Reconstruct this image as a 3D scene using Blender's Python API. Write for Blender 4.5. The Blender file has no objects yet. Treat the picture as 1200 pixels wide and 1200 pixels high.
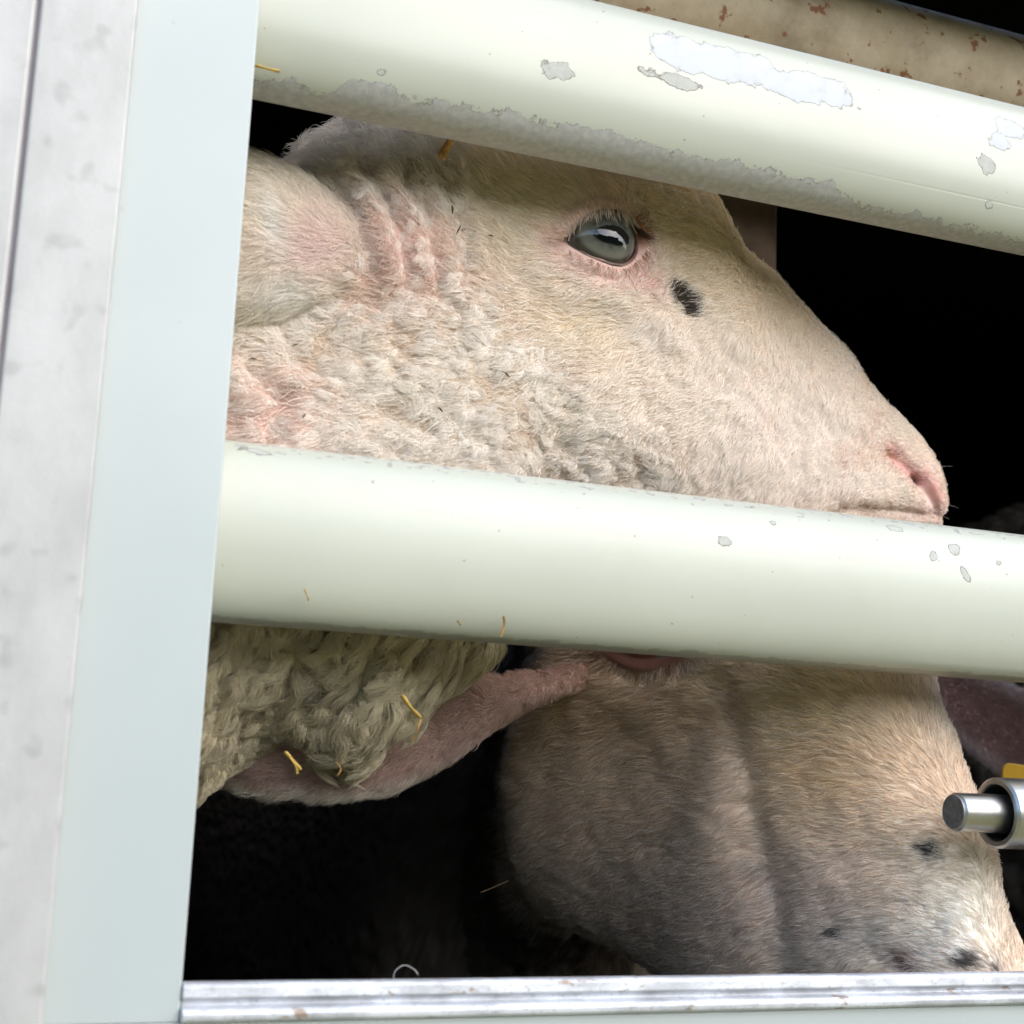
import bpy, math
import numpy as np
from mathutils import Matrix, Vector
from mathutils.kdtree import KDTree

S = bpy.context.scene
COL = S.collection
rng = np.random.default_rng(7)
R_ = math.radians

# ------------------------------------------------------------------ camera
F = 1700.0                                   # focal length in photo pixels (1200 wide)
hx = np.array([4490., -490., -F]); hx /= np.linalg.norm(hx)
vz = np.array([456., 10076., -F]); vz -= hx * (vz @ hx); vz /= np.linalg.norm(vz)
RW = np.array([hx, np.cross(vz, hx), vz])    # camera -> world (x along the trailer, y into it, z up)
CAM = np.array([0., -.58, 1.55])
cd = bpy.data.cameras.new('camera'); cam = bpy.data.objects.new('camera', cd); COL.objects.link(cam)
cam.matrix_world = Matrix([list(RW[i]) + [CAM[i]] for i in range(3)] + [[0, 0, 0, 1]])
cd.sensor_width = 36; cd.lens = F / 1200 * 36
cd.clip_start = .01; cd.clip_end = 500
cd.dof.use_dof = True; cd.dof.focus_distance = .765; cd.dof.aperture_fstop = 11
S.camera = cam

# ------------------------------------------------------------------ light
ELEV, ROT = R_(34), R_(150)                  # sun high on the camera side of the trailer, behind cloud
W = bpy.data.worlds.new('World'); S.world = W; W.use_nodes = True
nt = W.node_tree; nt.nodes.clear()
sky = nt.nodes.new('ShaderNodeTexSky'); sky.sky_type = 'NISHITA'; sky.sun_disc = False
sky.sun_elevation = ELEV; sky.sun_rotation = ROT; sky.dust_density = 1.2; sky.air_density = 1.0; sky.ozone_density = 1.0
bg = nt.nodes.new('ShaderNodeBackground'); bg.inputs[1].default_value = .15
out = nt.nodes.new('ShaderNodeOutputWorld')
nt.links.new(sky.outputs[0], bg.inputs[0]); nt.links.new(bg.outputs[0], out.inputs[0])
ld = bpy.data.lights.new('sun', 'SUN'); ld.energy = 1.05; ld.angle = R_(80); ld.color = (1, .955, .885)
sun = bpy.data.objects.new('sun', ld); COL.objects.link(sun)
sd = Vector((math.sin(ROT) * math.cos(ELEV), math.cos(ROT) * math.cos(ELEV), math.sin(ELEV)))
sun.rotation_euler = sd.to_track_quat('Z', 'Y').to_euler(); sun.location = (0, -4, 6)
S.view_settings.view_transform = 'Standard'; S.view_settings.look = 'None'
S.view_settings.exposure = 1.38; S.view_settings.gamma = 1
S.render.engine = 'CYCLES'
S.cycles.max_bounces = 10; S.cycles.transmission_bounces = 6; S.cycles.diffuse_bounces = 6
S.cycles.use_denoising = True

# ------------------------------------------------------------------ small helpers
def P(px, py, y):
    """world point seen at photo pixel px,py on the plane Y = y"""
    d = RW @ np.array([px - 600, 600 - py, -F]); return CAM + d * ((y - CAM[1]) / d[1])
def proj(p):
    q = (p - CAM) @ RW
    return np.stack([600 + F * q[..., 0] / -q[..., 2], 600 - F * q[..., 1] / -q[..., 2]], -1)
def tag(o, label=None, cat=None, group=None, kind=None):
    if label: o['label'] = label
    if cat: o['category'] = cat
    if group: o['group'] = group
    if kind: o['kind'] = kind
    return o
def empty(name, loc=(0, 0, 0)):
    o = bpy.data.objects.new(name, None); o.location = loc; COL.objects.link(o); o.empty_display_size = .1
    return o
def link(name, data, mat=None, parent=None):
    o = bpy.data.objects.new(name, data); COL.objects.link(o)
    if mat: data.materials.append(mat)
    if parent:
        o.parent = parent
        o.matrix_parent_inverse = Matrix.Translation(-Vector(parent.location))
    return o
def fast_mesh(name, V, Q, smooth=True, col=None, uv=None):
    me = bpy.data.meshes.new(name); V = np.asarray(V, float); Q = np.asarray(Q, np.int32)
    n = Q.shape[1]
    me.vertices.add(len(V)); me.vertices.foreach_set('co', V.ravel())
    me.loops.add(Q.size); me.loops.foreach_set('vertex_index', Q.ravel())
    me.polygons.add(len(Q)); me.polygons.foreach_set('loop_start', np.arange(0, Q.size, n, dtype=np.int32))
    me.polygons.foreach_set('use_smooth', np.full(len(Q), smooth))
    me.update(calc_edges=True)
    if col is not None:
        a = me.color_attributes.new('Col', 'FLOAT_COLOR', 'POINT')
        a.data.foreach_set('color', np.c_[col, np.ones(len(col))].ravel())
    if uv is not None:
        l = me.uv_layers.new(name='UV'); l.data.foreach_set('uv', uv[Q.ravel()].ravel())
    me.validate(); return me
def grid_quads(a, b, wrap=True, flip=False):
    i, j = np.meshgrid(np.arange(a - 1), np.arange(b if wrap else b - 1), indexing='ij')
    j2 = (j + 1) % b
    q = np.stack([i * b + j, i * b + j2, (i + 1) * b + j2, (i + 1) * b + j], -1).reshape(-1, 4)
    return q[:, ::-1] if flip else q
def bevel(o, w, seg=2):
    m = o.modifiers.new('bevel', 'BEVEL'); m.width = w; m.segments = seg; m.limit_method = 'ANGLE'
    return o
def box(name, x0, x1, y0, y1, z0, z1, mat, parent=None, bv=0):
    V = [(x, y, z) for x in (x0, x1) for y in (y0, y1) for z in (z0, z1)]
    Fc = [(0, 1, 3, 2), (4, 6, 7, 5), (0, 4, 5, 1), (2, 3, 7, 6), (0, 2, 6, 4), (1, 5, 7, 3)]
    me = bpy.data.meshes.new(name); me.from_pydata(V, [], Fc); o = link(name, me, mat, parent)
    if bv: bevel(o, bv, 3)
    return o
def extrude_x(name, prof, x0, x1, mat, parent=None, bv=0):
    n = len(prof); V = [(x, y, z) for x in (x0, x1) for y, z in prof]
    Fc = [(i, (i + 1) % n, n + (i + 1) % n, n + i) for i in range(n)] + [tuple(range(n))[::-1], tuple(range(n, 2 * n))]
    me = bpy.data.meshes.new(name); me.from_pydata(V, [], Fc); o = link(name, me, mat, parent)
    if bv: bevel(o, bv, 2)
    return o
def extrude_z(name, prof, z0, z1, mat, parent=None, bv=0):
    n = len(prof); V = [(x, y, z) for z in (z0, z1) for x, y in prof]
    Fc = [(i, (i + 1) % n, n + (i + 1) % n, n + i) for i in range(n)] + [tuple(range(n))[::-1], tuple(range(n, 2 * n))]
    me = bpy.data.meshes.new(name); me.from_pydata(V, [], Fc); o = link(name, me, mat, parent)
    if bv: bevel(o, bv, 3)
    return o
def tube(name, pts, rad, mat, parent=None, nseg=10, cap=True, flat=1.0):
    pts = np.asarray(pts, float); n = len(pts); rad = np.broadcast_to(rad, n)
    t = np.gradient(pts, axis=0); t /= np.linalg.norm(t, axis=1)[:, None]
    up = np.array([.13, .2, .97]); a = np.cross(t, up); a /= np.linalg.norm(a, axis=1)[:, None]; b = np.cross(t, a)
    th = np.linspace(0, 2 * np.pi, nseg, endpoint=False)
    V = pts[:, None] + rad[:, None, None] * (np.cos(th)[None, :, None] * a[:, None] + flat * np.sin(th)[None, :, None] * b[:, None])
    V = V.reshape(-1, 3); Q = grid_quads(n, nseg)
    if cap:
        me = bpy.data.meshes.new(name)
        me.from_pydata(V.tolist(), [], Q.tolist() + [list(range(nseg)), list(range((n - 1) * nseg, n * nseg))[::-1]])
        me.polygons.foreach_set('use_smooth', [True] * len(Q) + [False] * 2)
    else: me = fast_mesh(name, V, Q)
    return link(name, me, mat, parent)

# value noise, vectorised
def _h(i, j, k, s):
    n = (i * 374761393 + j * 668265263 + k * 2147483647 + s * 144665) & 0xffffffff
    n = ((n ^ (n >> 13)) * 1274126177) & 0xffffffff
    n = ((n ^ (n >> 16)) * 2246822519) & 0xffffffff
    return ((n ^ (n >> 15)) & 0xffff) / 65535.0
def noise(p, sc=1.0, seed=0):
    p = np.asarray(p) * sc + 1000.3; i = np.floor(p).astype(np.int64); f = p - i; f = f * f * f * (f * (f * 6 - 15) + 10)
    r = 0
    for dx in (0, 1):
        for dy in (0, 1):
            for dz in (0, 1):
                w = (f[..., 0] if dx else 1 - f[..., 0]) * (f[..., 1] if dy else 1 - f[..., 1]) * (f[..., 2] if dz else 1 - f[..., 2])
                r = r + w * _h(i[..., 0] + dx, i[..., 1] + dy, i[..., 2] + dz, seed)
    return r * 2 - 1
def fbm(p, sc, seed=0, o=3):
    r = 0; a = 1.0; t = 0
    for k in range(o):
        r = r + a * noise(p, sc * 2 ** k, seed + k); t += a; a *= .5
    return r / t
def sstep(a, b, x):
    t = np.clip((x - a) / (b - a), 0, 1); return t * t * (3 - 2 * t)
def gb(T, cx, cy, rx, ry=None, rot=0):
    ry = ry or rx; c, s = math.cos(R_(rot)), math.sin(R_(rot)); dx = T[..., 0] - cx; dy = T[..., 1] - cy
    return np.exp(-(((dx * c + dy * s) / rx) ** 2 + ((-dx * s + dy * c) / ry) ** 2))
def seg_d(T, pts):
    d = np.full(T.shape[:-1], 1e9)
    for a, b in zip(pts[:-1], pts[1:]):
        a = np.array(a, float); b = np.array(b, float); ab = b - a
        t = np.clip(((T - a) @ ab) / (ab @ ab), 0, 1)
        d = np.minimum(d, np.linalg.norm(T - (a + t[..., None] * ab), axis=-1))
    return d
def poly_sdf(T, poly):
    d = seg_d(T, list(poly) + [poly[0]])
    ins = np.zeros(T.shape[:-1], bool); n = len(poly)
    for i in range(n):
        x1, y1 = poly[i]; x2, y2 = poly[(i + 1) % n]
        if y1 == y2: continue
        c = ((T[..., 1] > min(y1, y2)) & (T[..., 1] <= max(y1, y2)))
        ins ^= c & (T[..., 0] < (T[..., 1] - y1) * (x2 - x1) / (y2 - y1) + x1)
    return np.where(ins, -d, d)
def catmull(A, t, closed=False):
    A = np.asarray(A, float); n = len(A)
    if closed: i = np.floor(t).astype(int); f = t - i; idx = [(i + k) % n for k in (-1, 0, 1, 2)]
    else:
        i = np.clip(np.floor(t).astype(int), 0, n - 2); f = t - i; idx = [np.clip(i + k, 0, n - 1) for k in (-1, 0, 1, 2)]
    p0, p1, p2, p3 = (A[k] for k in idx); f = f[:, None]
    return .5 * (2 * p1 + (p2 - p0) * f + (2 * p0 - 5 * p1 + 4 * p2 - p3) * f ** 2 + (3 * p1 - p0 - 3 * p2 + p3) * f ** 3)
def vnormals(V, Q):
    fn = np.cross(V[Q[:, 2]] - V[Q[:, 0]], V[Q[:, 3]] - V[Q[:, 1]])
    N = np.zeros_like(V)
    for k in range(4):
        for c in range(3): N[:, c] += np.bincount(Q[:, k], fn[:, c], len(V))
    return N / (np.linalg.norm(N, axis=1)[:, None] + 1e-12)

# ------------------------------------------------------------------ materials
class X:
    """shader maths: sockets with operators"""
    def __init__(s, nt, v): s.nt, s.v = nt, v
    def _m(s, op, *a):
        n = s.nt.nodes.new('ShaderNodeMath'); n.operation = op
        for k, q in enumerate((s,) + a):
            q = q.v if isinstance(q, X) else q
            if isinstance(q, (int, float)): n.inputs[k].default_value = q
            else: s.nt.links.new(q, n.inputs[k])
        return X(s.nt, n.outputs[0])
    def __add__(s, o): return s._m('ADD', o)
    def __sub__(s, o): return s._m('SUBTRACT', o)
    def __mul__(s, o): return s._m('MULTIPLY', o)
    def __rmul__(s, o): return s._m('MULTIPLY', o)
    def max(s, o): return s._m('MAXIMUM', o)
    def min(s, o): return s._m('MINIMUM', o)
    def abs(s): return s._m('ABSOLUTE')
    def sqrt(s): return s._m('SQRT')
    def inv(s): return X(s.nt, 1.0)._m('SUBTRACT', s) if False else s * -1 + 1
    def ss(s, a, b):
        n = s.nt.nodes.new('ShaderNodeMapRange'); n.interpolation_type = 'SMOOTHSTEP'
        s.nt.links.new(s.v, n.inputs[0]); n.inputs[1].default_value = a; n.inputs[2].default_value = b
        return X(s.nt, n.outputs[0])
    def curve(s, pts, lo, hi, vlo, vhi):
        t = s.nt.nodes.new('ShaderNodeMapRange'); s.nt.links.new(s.v, t.inputs[0]); t.inputs[1].default_value = lo; t.inputs[2].default_value = hi
        c = s.nt.nodes.new('ShaderNodeFloatCurve'); cu = c.mapping.curves[0]
        pts = [((a - lo) / (hi - lo), (b - vlo) / (vhi - vlo)) for a, b in pts]
        cu.points[0].location = pts[0]; cu.points[1].location = pts[-1]
        for p in pts[1:-1]: cu.points.new(*p)
        c.mapping.update(); s.nt.links.new(t.outputs[0], c.inputs[1])
        return X(s.nt, c.outputs[0]) * (vhi - vlo) + vlo
def new_mat(name):
    m = bpy.data.materials.new(name); m.use_nodes = True
    return m, m.node_tree, m.node_tree.nodes['Principled BSDF']
def nz(nt, vec, scale, detail=3, rough=.5, stretch=None, off=0):

    if stretch or off:
        mp = nt.nodes.new('ShaderNodeMapping'); nt.links.new(vec, mp.inputs[0]); vec = mp.outputs[0]
        if stretch: mp.inputs[3].default_value = stretch
        mp.inputs[1].default_value = (off, off * .7, 0)
    n = nt.nodes.new('ShaderNodeTexNoise'); nt.links.new(vec, n.inputs[0])
    n.inputs['Scale'].default_value = scale; n.inputs['Detail'].default_value = detail; n.inputs['Roughness'].default_value = rough
    return X(nt, n.outputs[0])
def coord(nt, kind='Object'):
    n = nt.nodes.new('ShaderNodeTexCoord'); return n.outputs[kind]
def mixc(nt, fac, a, b):
    n = nt.nodes.new('ShaderNodeMix'); n.data_type = 'RGBA'
    for k, q in ((0, fac), (6, a), (7, b)):
        q = q.v if isinstance(q, X) else q
        if isinstance(q, (int, float)): n.inputs[k].default_value = q
        elif isinstance(q, tuple): n.inputs[k].default_value = q + (1,) if len(q) == 3 else q
        else: nt.links.new(q, n.inputs[k])
    return n.outputs[2]
def bump(nt, bs, h, strength=.3, dist=.001):
    n = nt.nodes.new('ShaderNodeBump'); n.inputs['Strength'].default_value = strength; n.inputs['Distance'].default_value = dist
    nt.links.new(h.v, n.inputs['Height']); nt.links.new(n.outputs[0], bs.inputs['Normal'])
def setin(bs, **k):
    for a, b in k.items():
        a = {'rough': 'Roughness', 'metal': 'Metallic', 'coat': 'Coat Weight', 'spec': 'Specular IOR Level', 'coatr': 'Coat Roughness', 'sss': 'Subsurface Weight'}.get(a, a)
        if isinstance(b, X): bs.id_data.links.new(b.v, bs.inputs[a])
        else: bs.inputs[a].default_value = b
def attr_mat(name, rough=.7, spec=.25, sss=0, hair=False, coat=0):
    m, nt, bs = new_mat(name); a = nt.nodes.new('ShaderNodeAttribute'); a.attribute_name = 'Col'
    nt.links.new(a.outputs[0], bs.inputs['Base Color']); setin(bs, rough=rough, spec=spec, coat=coat)
    if sss:
        setin(bs, sss=sss); bs.inputs['Subsurface Radius'].default_value = (1, .35, .25); bs.inputs['Subsurface Scale'].default_value = .004
    return m
def plain(name, c, rough=.6, metal=0, var=.12, sc=30, spec=.5):
    m, nt, bs = new_mat(name); n = nz(nt, coord(nt), sc, 5, .6)
    k = tuple(x * (1 - var) for x in c); l = tuple(min(1, x * (1 + var)) for x in c)
    nt.links.new(mixc(nt, n.ss(.3, .7), k, l), bs.inputs['Base Color']); setin(bs, rough=rough, metal=metal, spec=spec)
    bump(nt, bs, n, .15, .0005)
    return m

def paint_mat(name, patches, strip=None, topchips=None, lower_grime=None, base=(.475, .49, .41), crease=None):
    """glossy cream paint over grey primer; patches = [(u,v,ru,rv,rot,white)] in metres on the UV sheet"""
    m, nt, bs = new_mat(name); uvs = coord(nt, 'UV'); sp = nt.nodes.new('ShaderNodeSeparateXYZ'); nt.links.new(uvs, sp.inputs[0])
    u, v = X(nt, sp.outputs[0]), X(nt, sp.outputs[1])
    n1 = nz(nt, uvs, 90, 4, .6) - .5; n2 = nz(nt, uvs, 420, 4, .65, off=3) - .5
    rag = n1 * .0155 + n2 * .0024
    d = None                                              # >0 inside lost paint, metres
    if strip:
        b = u.curve(strip, -.1, 1.5, -.01, .03); d = b - v + rag * 1.15
        if strip[0][1] < .02:
            isl = nz(nt, uvs, 240, 3, .6, off=9) - .62; d = d.max((isl * .03).min(b - v + .001))
    white = None; faint = None
    for (pu, pv, ru, rv, rot, wh) in patches:
        c, s = math.cos(rot), math.sin(rot)
        a = (u - pu) * c + (v - pv) * s; bb = (v - pv) * c - (u - pu) * s
        e = ((a * (1 / ru)) * (a * (1 / ru)) + (bb * (1 / rv)) * (bb * (1 / rv))).sqrt() * -1 + 1
        e = e * min(ru, rv) + rag * (.55 if rv < .004 else .9)
        d = e if d is None else d.max(e)
        if wh: white = e if white is None else white.max(e)
        else: faint = e if faint is None else faint.max(e)
    if topchips:
        t = (nz(nt, uvs, 330, 2, .5, stretch=(.45, 1, 1), off=5) - topchips[1]) * .02
        band = (v - topchips[0]).ss(-.0045, .006)
        t = t + (band * .004 - .004)
        d = t if d is None else d.max(t)
    inside = d.ss(-.00012, .00012)
    edge = (d.abs() * -1 + .00042).ss(0, .0004)
    fine = nz(nt, uvs, 260, 5, .6, off=2); big = nz(nt, uvs, 14, 4, .6, off=7)
    prim = mixc(nt, fine.ss(.3, .75), (.34, .335, .315), (.46, .45, .43))
    if white is not None: edge = edge * (white.ss(-.0012, -.0006) * -.55 + 1)
    if white is not None: prim = mixc(nt, white.ss(-.0012, .0016 ) * (n1.ss(-.25, .1) * .35 + .65), prim, (.54, .56, .585))
    pc = mixc(nt, big.ss(.35, .7), base, tuple(x * .955 for x in base))
    speck = nz(nt, uvs, 260, 2, .5, off=11).ss(.735, .76)
    pc = mixc(nt, speck * .75, pc, (.22, .16, .08))
    if lower_grime:
        g = (nz(nt, uvs, 110, 5, .7, stretch=(.6, 1, 1), off=13) * .012 + lower_grime - v - .0095).ss(-.0006, .0008)
        pc = mixc(nt, g * .85, pc, (.30, .29, .26))
    if faint is not None: prim = mixc(nt, faint.ss(-.0006, .0002) * .5, prim, tuple(x * .96 for x in base))
    scr = nz(nt, uvs, 55, 5, .75, stretch=(.12, 3.5, 1), off=21).ss(.67, .74) * nz(nt, uvs, 9, 2, .5, off=5).ss(.45, .65)
    pc = mixc(nt, scr * .30, pc, (.40, .40, .37))
    dust = nz(nt, uvs, 18, 6, .7, off=17).ss(.48, .75); pc = mixc(nt, dust * .14, pc, (.42, .37, .26))
    c = mixc(nt, inside, pc, prim)
    c = mixc(nt, edge * .75, c, (.17, .155, .13))
    nt.links.new(c, bs.inputs['Base Color'])
    setin(bs, rough=inside * .38 + big * .08 + .25, spec=.5)
    hgt = inside * -1 + fine * inside * .25 + n1 * .12
    if crease: hgt = hgt + (((v - crease).abs() * -1 + .0009).ss(0, .0009)) * u.ss(.34, .50) * .35
    bump(nt, bs, hgt, .7, .0004)
    return m

m_alu, nt_, bs_ = new_mat('aluminium')
o_ = coord(nt_); a_ = nz(nt_, o_, 24, 6, .65, stretch=(1, 1, .5)); b_ = nz(nt_, o_, 240, 4, .7); s_ = nz(nt_, o_, 75, 2, .4, off=2)
c_ = mixc(nt_, a_.ss(.3, .7), (.385, .38, .365), (.48, .475, .46))
c_ = mixc(nt_, s_.ss(.58, .72) * .5, c_, (.29, .285, .275)); c_ = mixc(nt_, b_.ss(.62, .8) * .35, c_, (.45, .43, .41))
nt_.links.new(c_, bs_.inputs['Base Color']); setin(bs_, metal=.25, rough=.55); bump(nt_, bs_, b_, .25, .0004)
m_sill, nt_, bs_ = new_mat('aluminium_worn')
o_ = coord(nt_); a_ = nz(nt_, o_, 55, 6, .7, stretch=(.5, 1, 1)); b_ = nz(nt_, o_, 420, 5, .75); s_ = nz(nt_, o_, 130, 3, .6, stretch=(.5, 1, 1), off=2)
c_ = mixc(nt_, a_.ss(.35, .65), (.42, .43, .45), (.68, .70, .74)); c_ = mixc(nt_, b_.ss(.54, .68) * .6, c_, (.26, .24, .22))
c_ = mixc(nt_, s_.ss(.62, .68) * .8, c_, (.25, .16, .09))
nt_.links.new(c_, bs_.inputs['Base Color']); setin(bs_, metal=.4, rough=a_ * .3 + .38); bump(nt_, bs_, b_, .5, .0006)
m_post, nt_, bs_ = new_mat('painted_post')
o_ = coord(nt_); a_ = nz(nt_, o_, 9, 4, .5); b_ = nz(nt_, o_, 260, 3, .6); s_ = nz(nt_, o_, 140, 2, .4, off=4)
c_ = mixc(nt_, a_.ss(.3, .7), (.415, .455, .445), (.44, .48, .47)); c_ = mixc(nt_, s_.ss(.75, .78) * .6, c_, (.4, .38, .33))
nt_.links.new(c_, bs_.inputs['Base Color']); setin(bs_, rough=.33); bump(nt_, bs_, nz(nt_, o_, 35, 3, .5), .12, .0006)
m_wallin = plain('dark_interior_wall', (.018, .016, .014), .9, spec=.2)  # near-black colour paints in the dark of the unlit interior
m_rust, nt_, bs_ = new_mat('dirty_beige_pipe')
o_ = coord(nt_); a_ = nz(nt_, o_, 40, 6, .7); b_ = nz(nt_, o_, 95, 3, .6, off=3); w_ = nz(nt_, o_, 16, 5, .65, off=6)
c_ = mixc(nt_, a_.ss(.3, .7), (.50, .38, .24), (.66, .53, .37)); c_ = mixc(nt_, w_.ss(.5, .75) * .6, c_, (.22, .16, .10)); c_ = mixc(nt_, b_.ss(.60, .66) * .9, c_, (.28, .09, .03))
nt_.links.new(c_, bs_.inputs['Base Color']); setin(bs_, rough=.65); bump(nt_, bs_, a_, .5, .001)
m_brown = plain('brown_stained_post', (.12, .075, .045), .8, var=.35, sc=45)
m_steel, nt_, bs_ = new_mat('turned_steel')
o_ = coord(nt_); a_ = nz(nt_, o_, 30, 5, .7, stretch=(14, .6, .6)); b_ = nz(nt_, o_, 220, 4, .7)
c_ = mixc(nt_, b_.ss(.55, .8) * .6, (.50, .49, .47), (.26, .24, .21)); nt_.links.new(c_, bs_.inputs['Base Color'])
setin(bs_, metal=1.0, rough=a_ * .22 + .24); bump(nt_, bs_, a_, .12, .0004)
m_steel_end = plain('sawn_steel_end', (.30, .29, .28), .5, .75, var=.25, sc=300)
m_tag = plain('yellow_plastic', (.75, .42, .02), .4, var=.06)
m_straw = plain('straw', (.58, .38, .09), .55, var=.25, sc=160)
m_straw_d = plain('dark_straw', (.36, .19, .05), .6, var=.45, sc=220)
m_debris = plain('dry_dirt_speck', (.10, .06, .03), .9, var=.3, sc=400)

# ------------------------------------------------------------------ ground and surroundings
gm, nt_, bs_ = new_mat('meadow'); o_ = coord(nt_); a_ = nz(nt_, o_, .6, 6, .6); b_ = nz(nt_, o_, 14, 5, .7)
c_ = mixc(nt_, a_.ss(.35, .65), (.27, .24, .08), (.34, .29, .12)); c_ = mixc(nt_, b_.ss(.4, .7) * .5, c_, (.10, .12, .04))
nt_.links.new(c_, bs_.inputs['Base Color']); setin(bs_, rough=.9); bump(nt_, bs_, b_, .6, .05)
g = 90
me = bpy.data.meshes.new('ground'); me.from_pydata([(-g, -g, 0), (g, -g, 0), (g, g, 0), (-g, g, 0)], [], [(0, 1, 2, 3)])
tag(link('ground', me, gm), kind='structure')

hd = plain('hedge_leaves', (.05, .07, .03), .8, var=.5, sc=3)
hxs, hzs = np.meshgrid(np.linspace(-32, 32, 260), np.linspace(0, 1, 40), indexing='ij')
ht = 4.2 + 1.9 * fbm(np.stack([hxs, 0 * hxs, 0 * hxs], -1), .35, 3, 4)
hp = np.stack([hxs, -15 + 2.2 * (hzs ** 2) * 1.0, hzs * ht], -1); hp[..., 1] += 1.1 * fbm(hp, .9, 4, 4); hp = hp.reshape(-1, 3)
back_ = hp * [1, 1, 1]; back_[:, 1] = -19.5 - .3 * hp[:, 2]
hv = np.concatenate([hp.reshape(260, 40, 3), back_.reshape(260, 40, 3)[:, ::-1]], 1).reshape(-1, 3)
tag(link('hedge', fast_mesh('hedge', hv, grid_quads(260, 80)), hd), 'tall dark green hedge across the meadow facing the trailer', 'hedge', kind='stuff')

# ------------------------------------------------------------------ the trailer
trailer = empty('livestock_trailer', (0, 0, 0))
tag(trailer, 'white livestock trailer side with cream rails, corner post and aluminium sill before the sheep', 'trailer')
ZT, ZB = 2.45, .75
# post: folded sheet, its right edge rolled
extrude_z('corner_post', [(.040, 0), (.0957, 0), (.0961, .0007), (.0961, .012), (.0935, .014), (.0935, .05), (.040, .05)], 1.4449, ZT, m_post, trailer, .0006)
extrude_z('side_plate', [(.0082, -.012), (.0455, -.012), (.0460, .030), (.0082, .030)], ZB, ZT, m_alu, trailer, .0014)
extrude_z('side_plate', [(-.55, -.013), (.0068, -.013), (.0072, .030), (-.55, .030)], ZB, ZT, m_alu, trailer, .0016)
extrude_z('seam_strip', [(.0055, -.0095), (.0095, -.0095), (.0095, .03), (.0055, .03)], ZB, ZT, plain('seam_sealant', (.30, .27, .30), .8), trailer)
zl = 1.4594
extrude_x('sill', [(.006, zl - .0002), (.0, zl), (-.0012, zl - .0012), (-.0016, zl - .0055), (.0010, zl - .0066), (.0014, zl - .0085), (-.0030, zl - .0092), (-.0045, zl - .0110), (-.0042, zl - .0132), (-.0022, zl - .0145), (.030, zl - .0145), (.030, zl - .012), (.006, zl - .012)],
          .0963, 2.3, m_sill, trailer, .0006)
o = box('lower_panel', .0462, 2.3, -.0004, .03, ZB, zl - .0147, m_post, trailer, .0008)
XE = 2.3
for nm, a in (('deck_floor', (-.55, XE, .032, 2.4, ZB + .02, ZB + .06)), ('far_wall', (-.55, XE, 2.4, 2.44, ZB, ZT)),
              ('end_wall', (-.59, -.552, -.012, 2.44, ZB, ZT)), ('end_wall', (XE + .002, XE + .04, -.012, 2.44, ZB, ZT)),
              ('roof', (-.59, XE + .04, -.03, .25, ZT + .002, ZT + .03)), ('roof', (-.59, XE + .04, .50, 2.46, ZT + .002, ZT + .03)),  # unseen gap between the roof sheets added to let sky light in
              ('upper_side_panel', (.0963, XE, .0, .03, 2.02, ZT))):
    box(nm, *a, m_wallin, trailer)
# second post off to the right that carries the rails and the latch
box('corner_post', .74, .80, 0, .05, zl + .002, ZT, m_post, trailer, .002)

def rail(zc, hz, name, mat, x0=.05, x1=2.29, yc=.034, hy=.022, n=96, nx=160):
    th = np.linspace(0, 2 * np.pi, n, endpoint=False)        # th=0 is the lowest point, growing towards the camera side
    e = 2 / 2.35
    y = yc - hy * np.sign(np.sin(th)) * np.abs(np.sin(th)) ** e; z = zc - hz * np.sign(np.cos(th)) * np.abs(np.cos(th)) ** e
    arc = np.r_[0, np.cumsum(np.hypot(np.diff(y), np.diff(z)))]
    xs = np.linspace(x0, x1, nx)
    V = np.stack([np.repeat(xs, n), np.tile(y, nx), np.tile(z, nx)], -1)
    arc2 = np.where(th > np.pi * 1.5, arc - arc[-1] - .0015, arc)
    uv = np.stack([np.repeat(xs, n), np.tile(arc2, nx)], -1)
    def at(px, py):                                       # surface uv of a photo pixel
        k = th < np.pi; vv = np.stack([np.full(k.sum() * 900, 0.), np.tile(y[k], 900), np.tile(z[k], 900)], -1)
        vv[:, 0] = np.repeat(np.linspace(.05, .62, 900), k.sum()); q = proj(vv); i = np.argmin(((q - (px, py)) ** 2).sum(1))
        return vv[i, 0], np.tile(arc[k], 900)[i], vv[i]
    me = fast_mesh(name, V, grid_quads(nx, n), uv=uv)
    return link(name, me, mat, trailer), at, arc
ZU, HU, ZM, HM = 1.8777, .0412, 1.6391, .0389
o, atU, arcU = rail(ZU, HU, 'rail', None)
# strip of bare primer along the lower edge (v in metres above the lowest line), patches by place
st = [(-.1, .003), (.10, .004), (.118, .006), (.132, .0035), (.142, .0125), (.155, .0135), (.17, .011), (.19, .0115), (.22, .0130), (.27, .0135), (.31, .0115), (.345, .0120), (.375, .0120), (.40, .0100), (.425, .0045), (.46, .0048), (.50, .0040), (1.5, .0045)]
off = 0.0062
st = [(a, b + off) for a, b in st]
pa = []
for px, py, ru, rv, rot, wh in [(800, 62, .017, .0105, -.05, 1), (862, 78, .028, .0105, .0, 1), (935, 100, .030, .0088, .05, 1), (985, 118, .012, .0050, .05, 1), (790, 98, .014, .0035, -.1, 0), (655, 77, .0075, .0048, .1, 0),
                                (1185, 150, .010, .0062, 0, 1), (1172, 165, .006, .005, 0, 1), (1156, 193, .0055, .0040, -.5, 0), (1158, 242, .0022, .0016, 0, 0), (447, 85, .0018, .0012, 0, 0)]:
    u_, v_, _ = atU(px, py); pa.append((u_, v_, ru, rv, rot, wh))
o.data.materials.append(paint_mat('cream_paint_upper', pa, strip=st, crease=float(atU(1150, 231)[1])))
o, atM, arcM = rail(ZM, HM, 'rail', None)
pa = []
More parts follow.
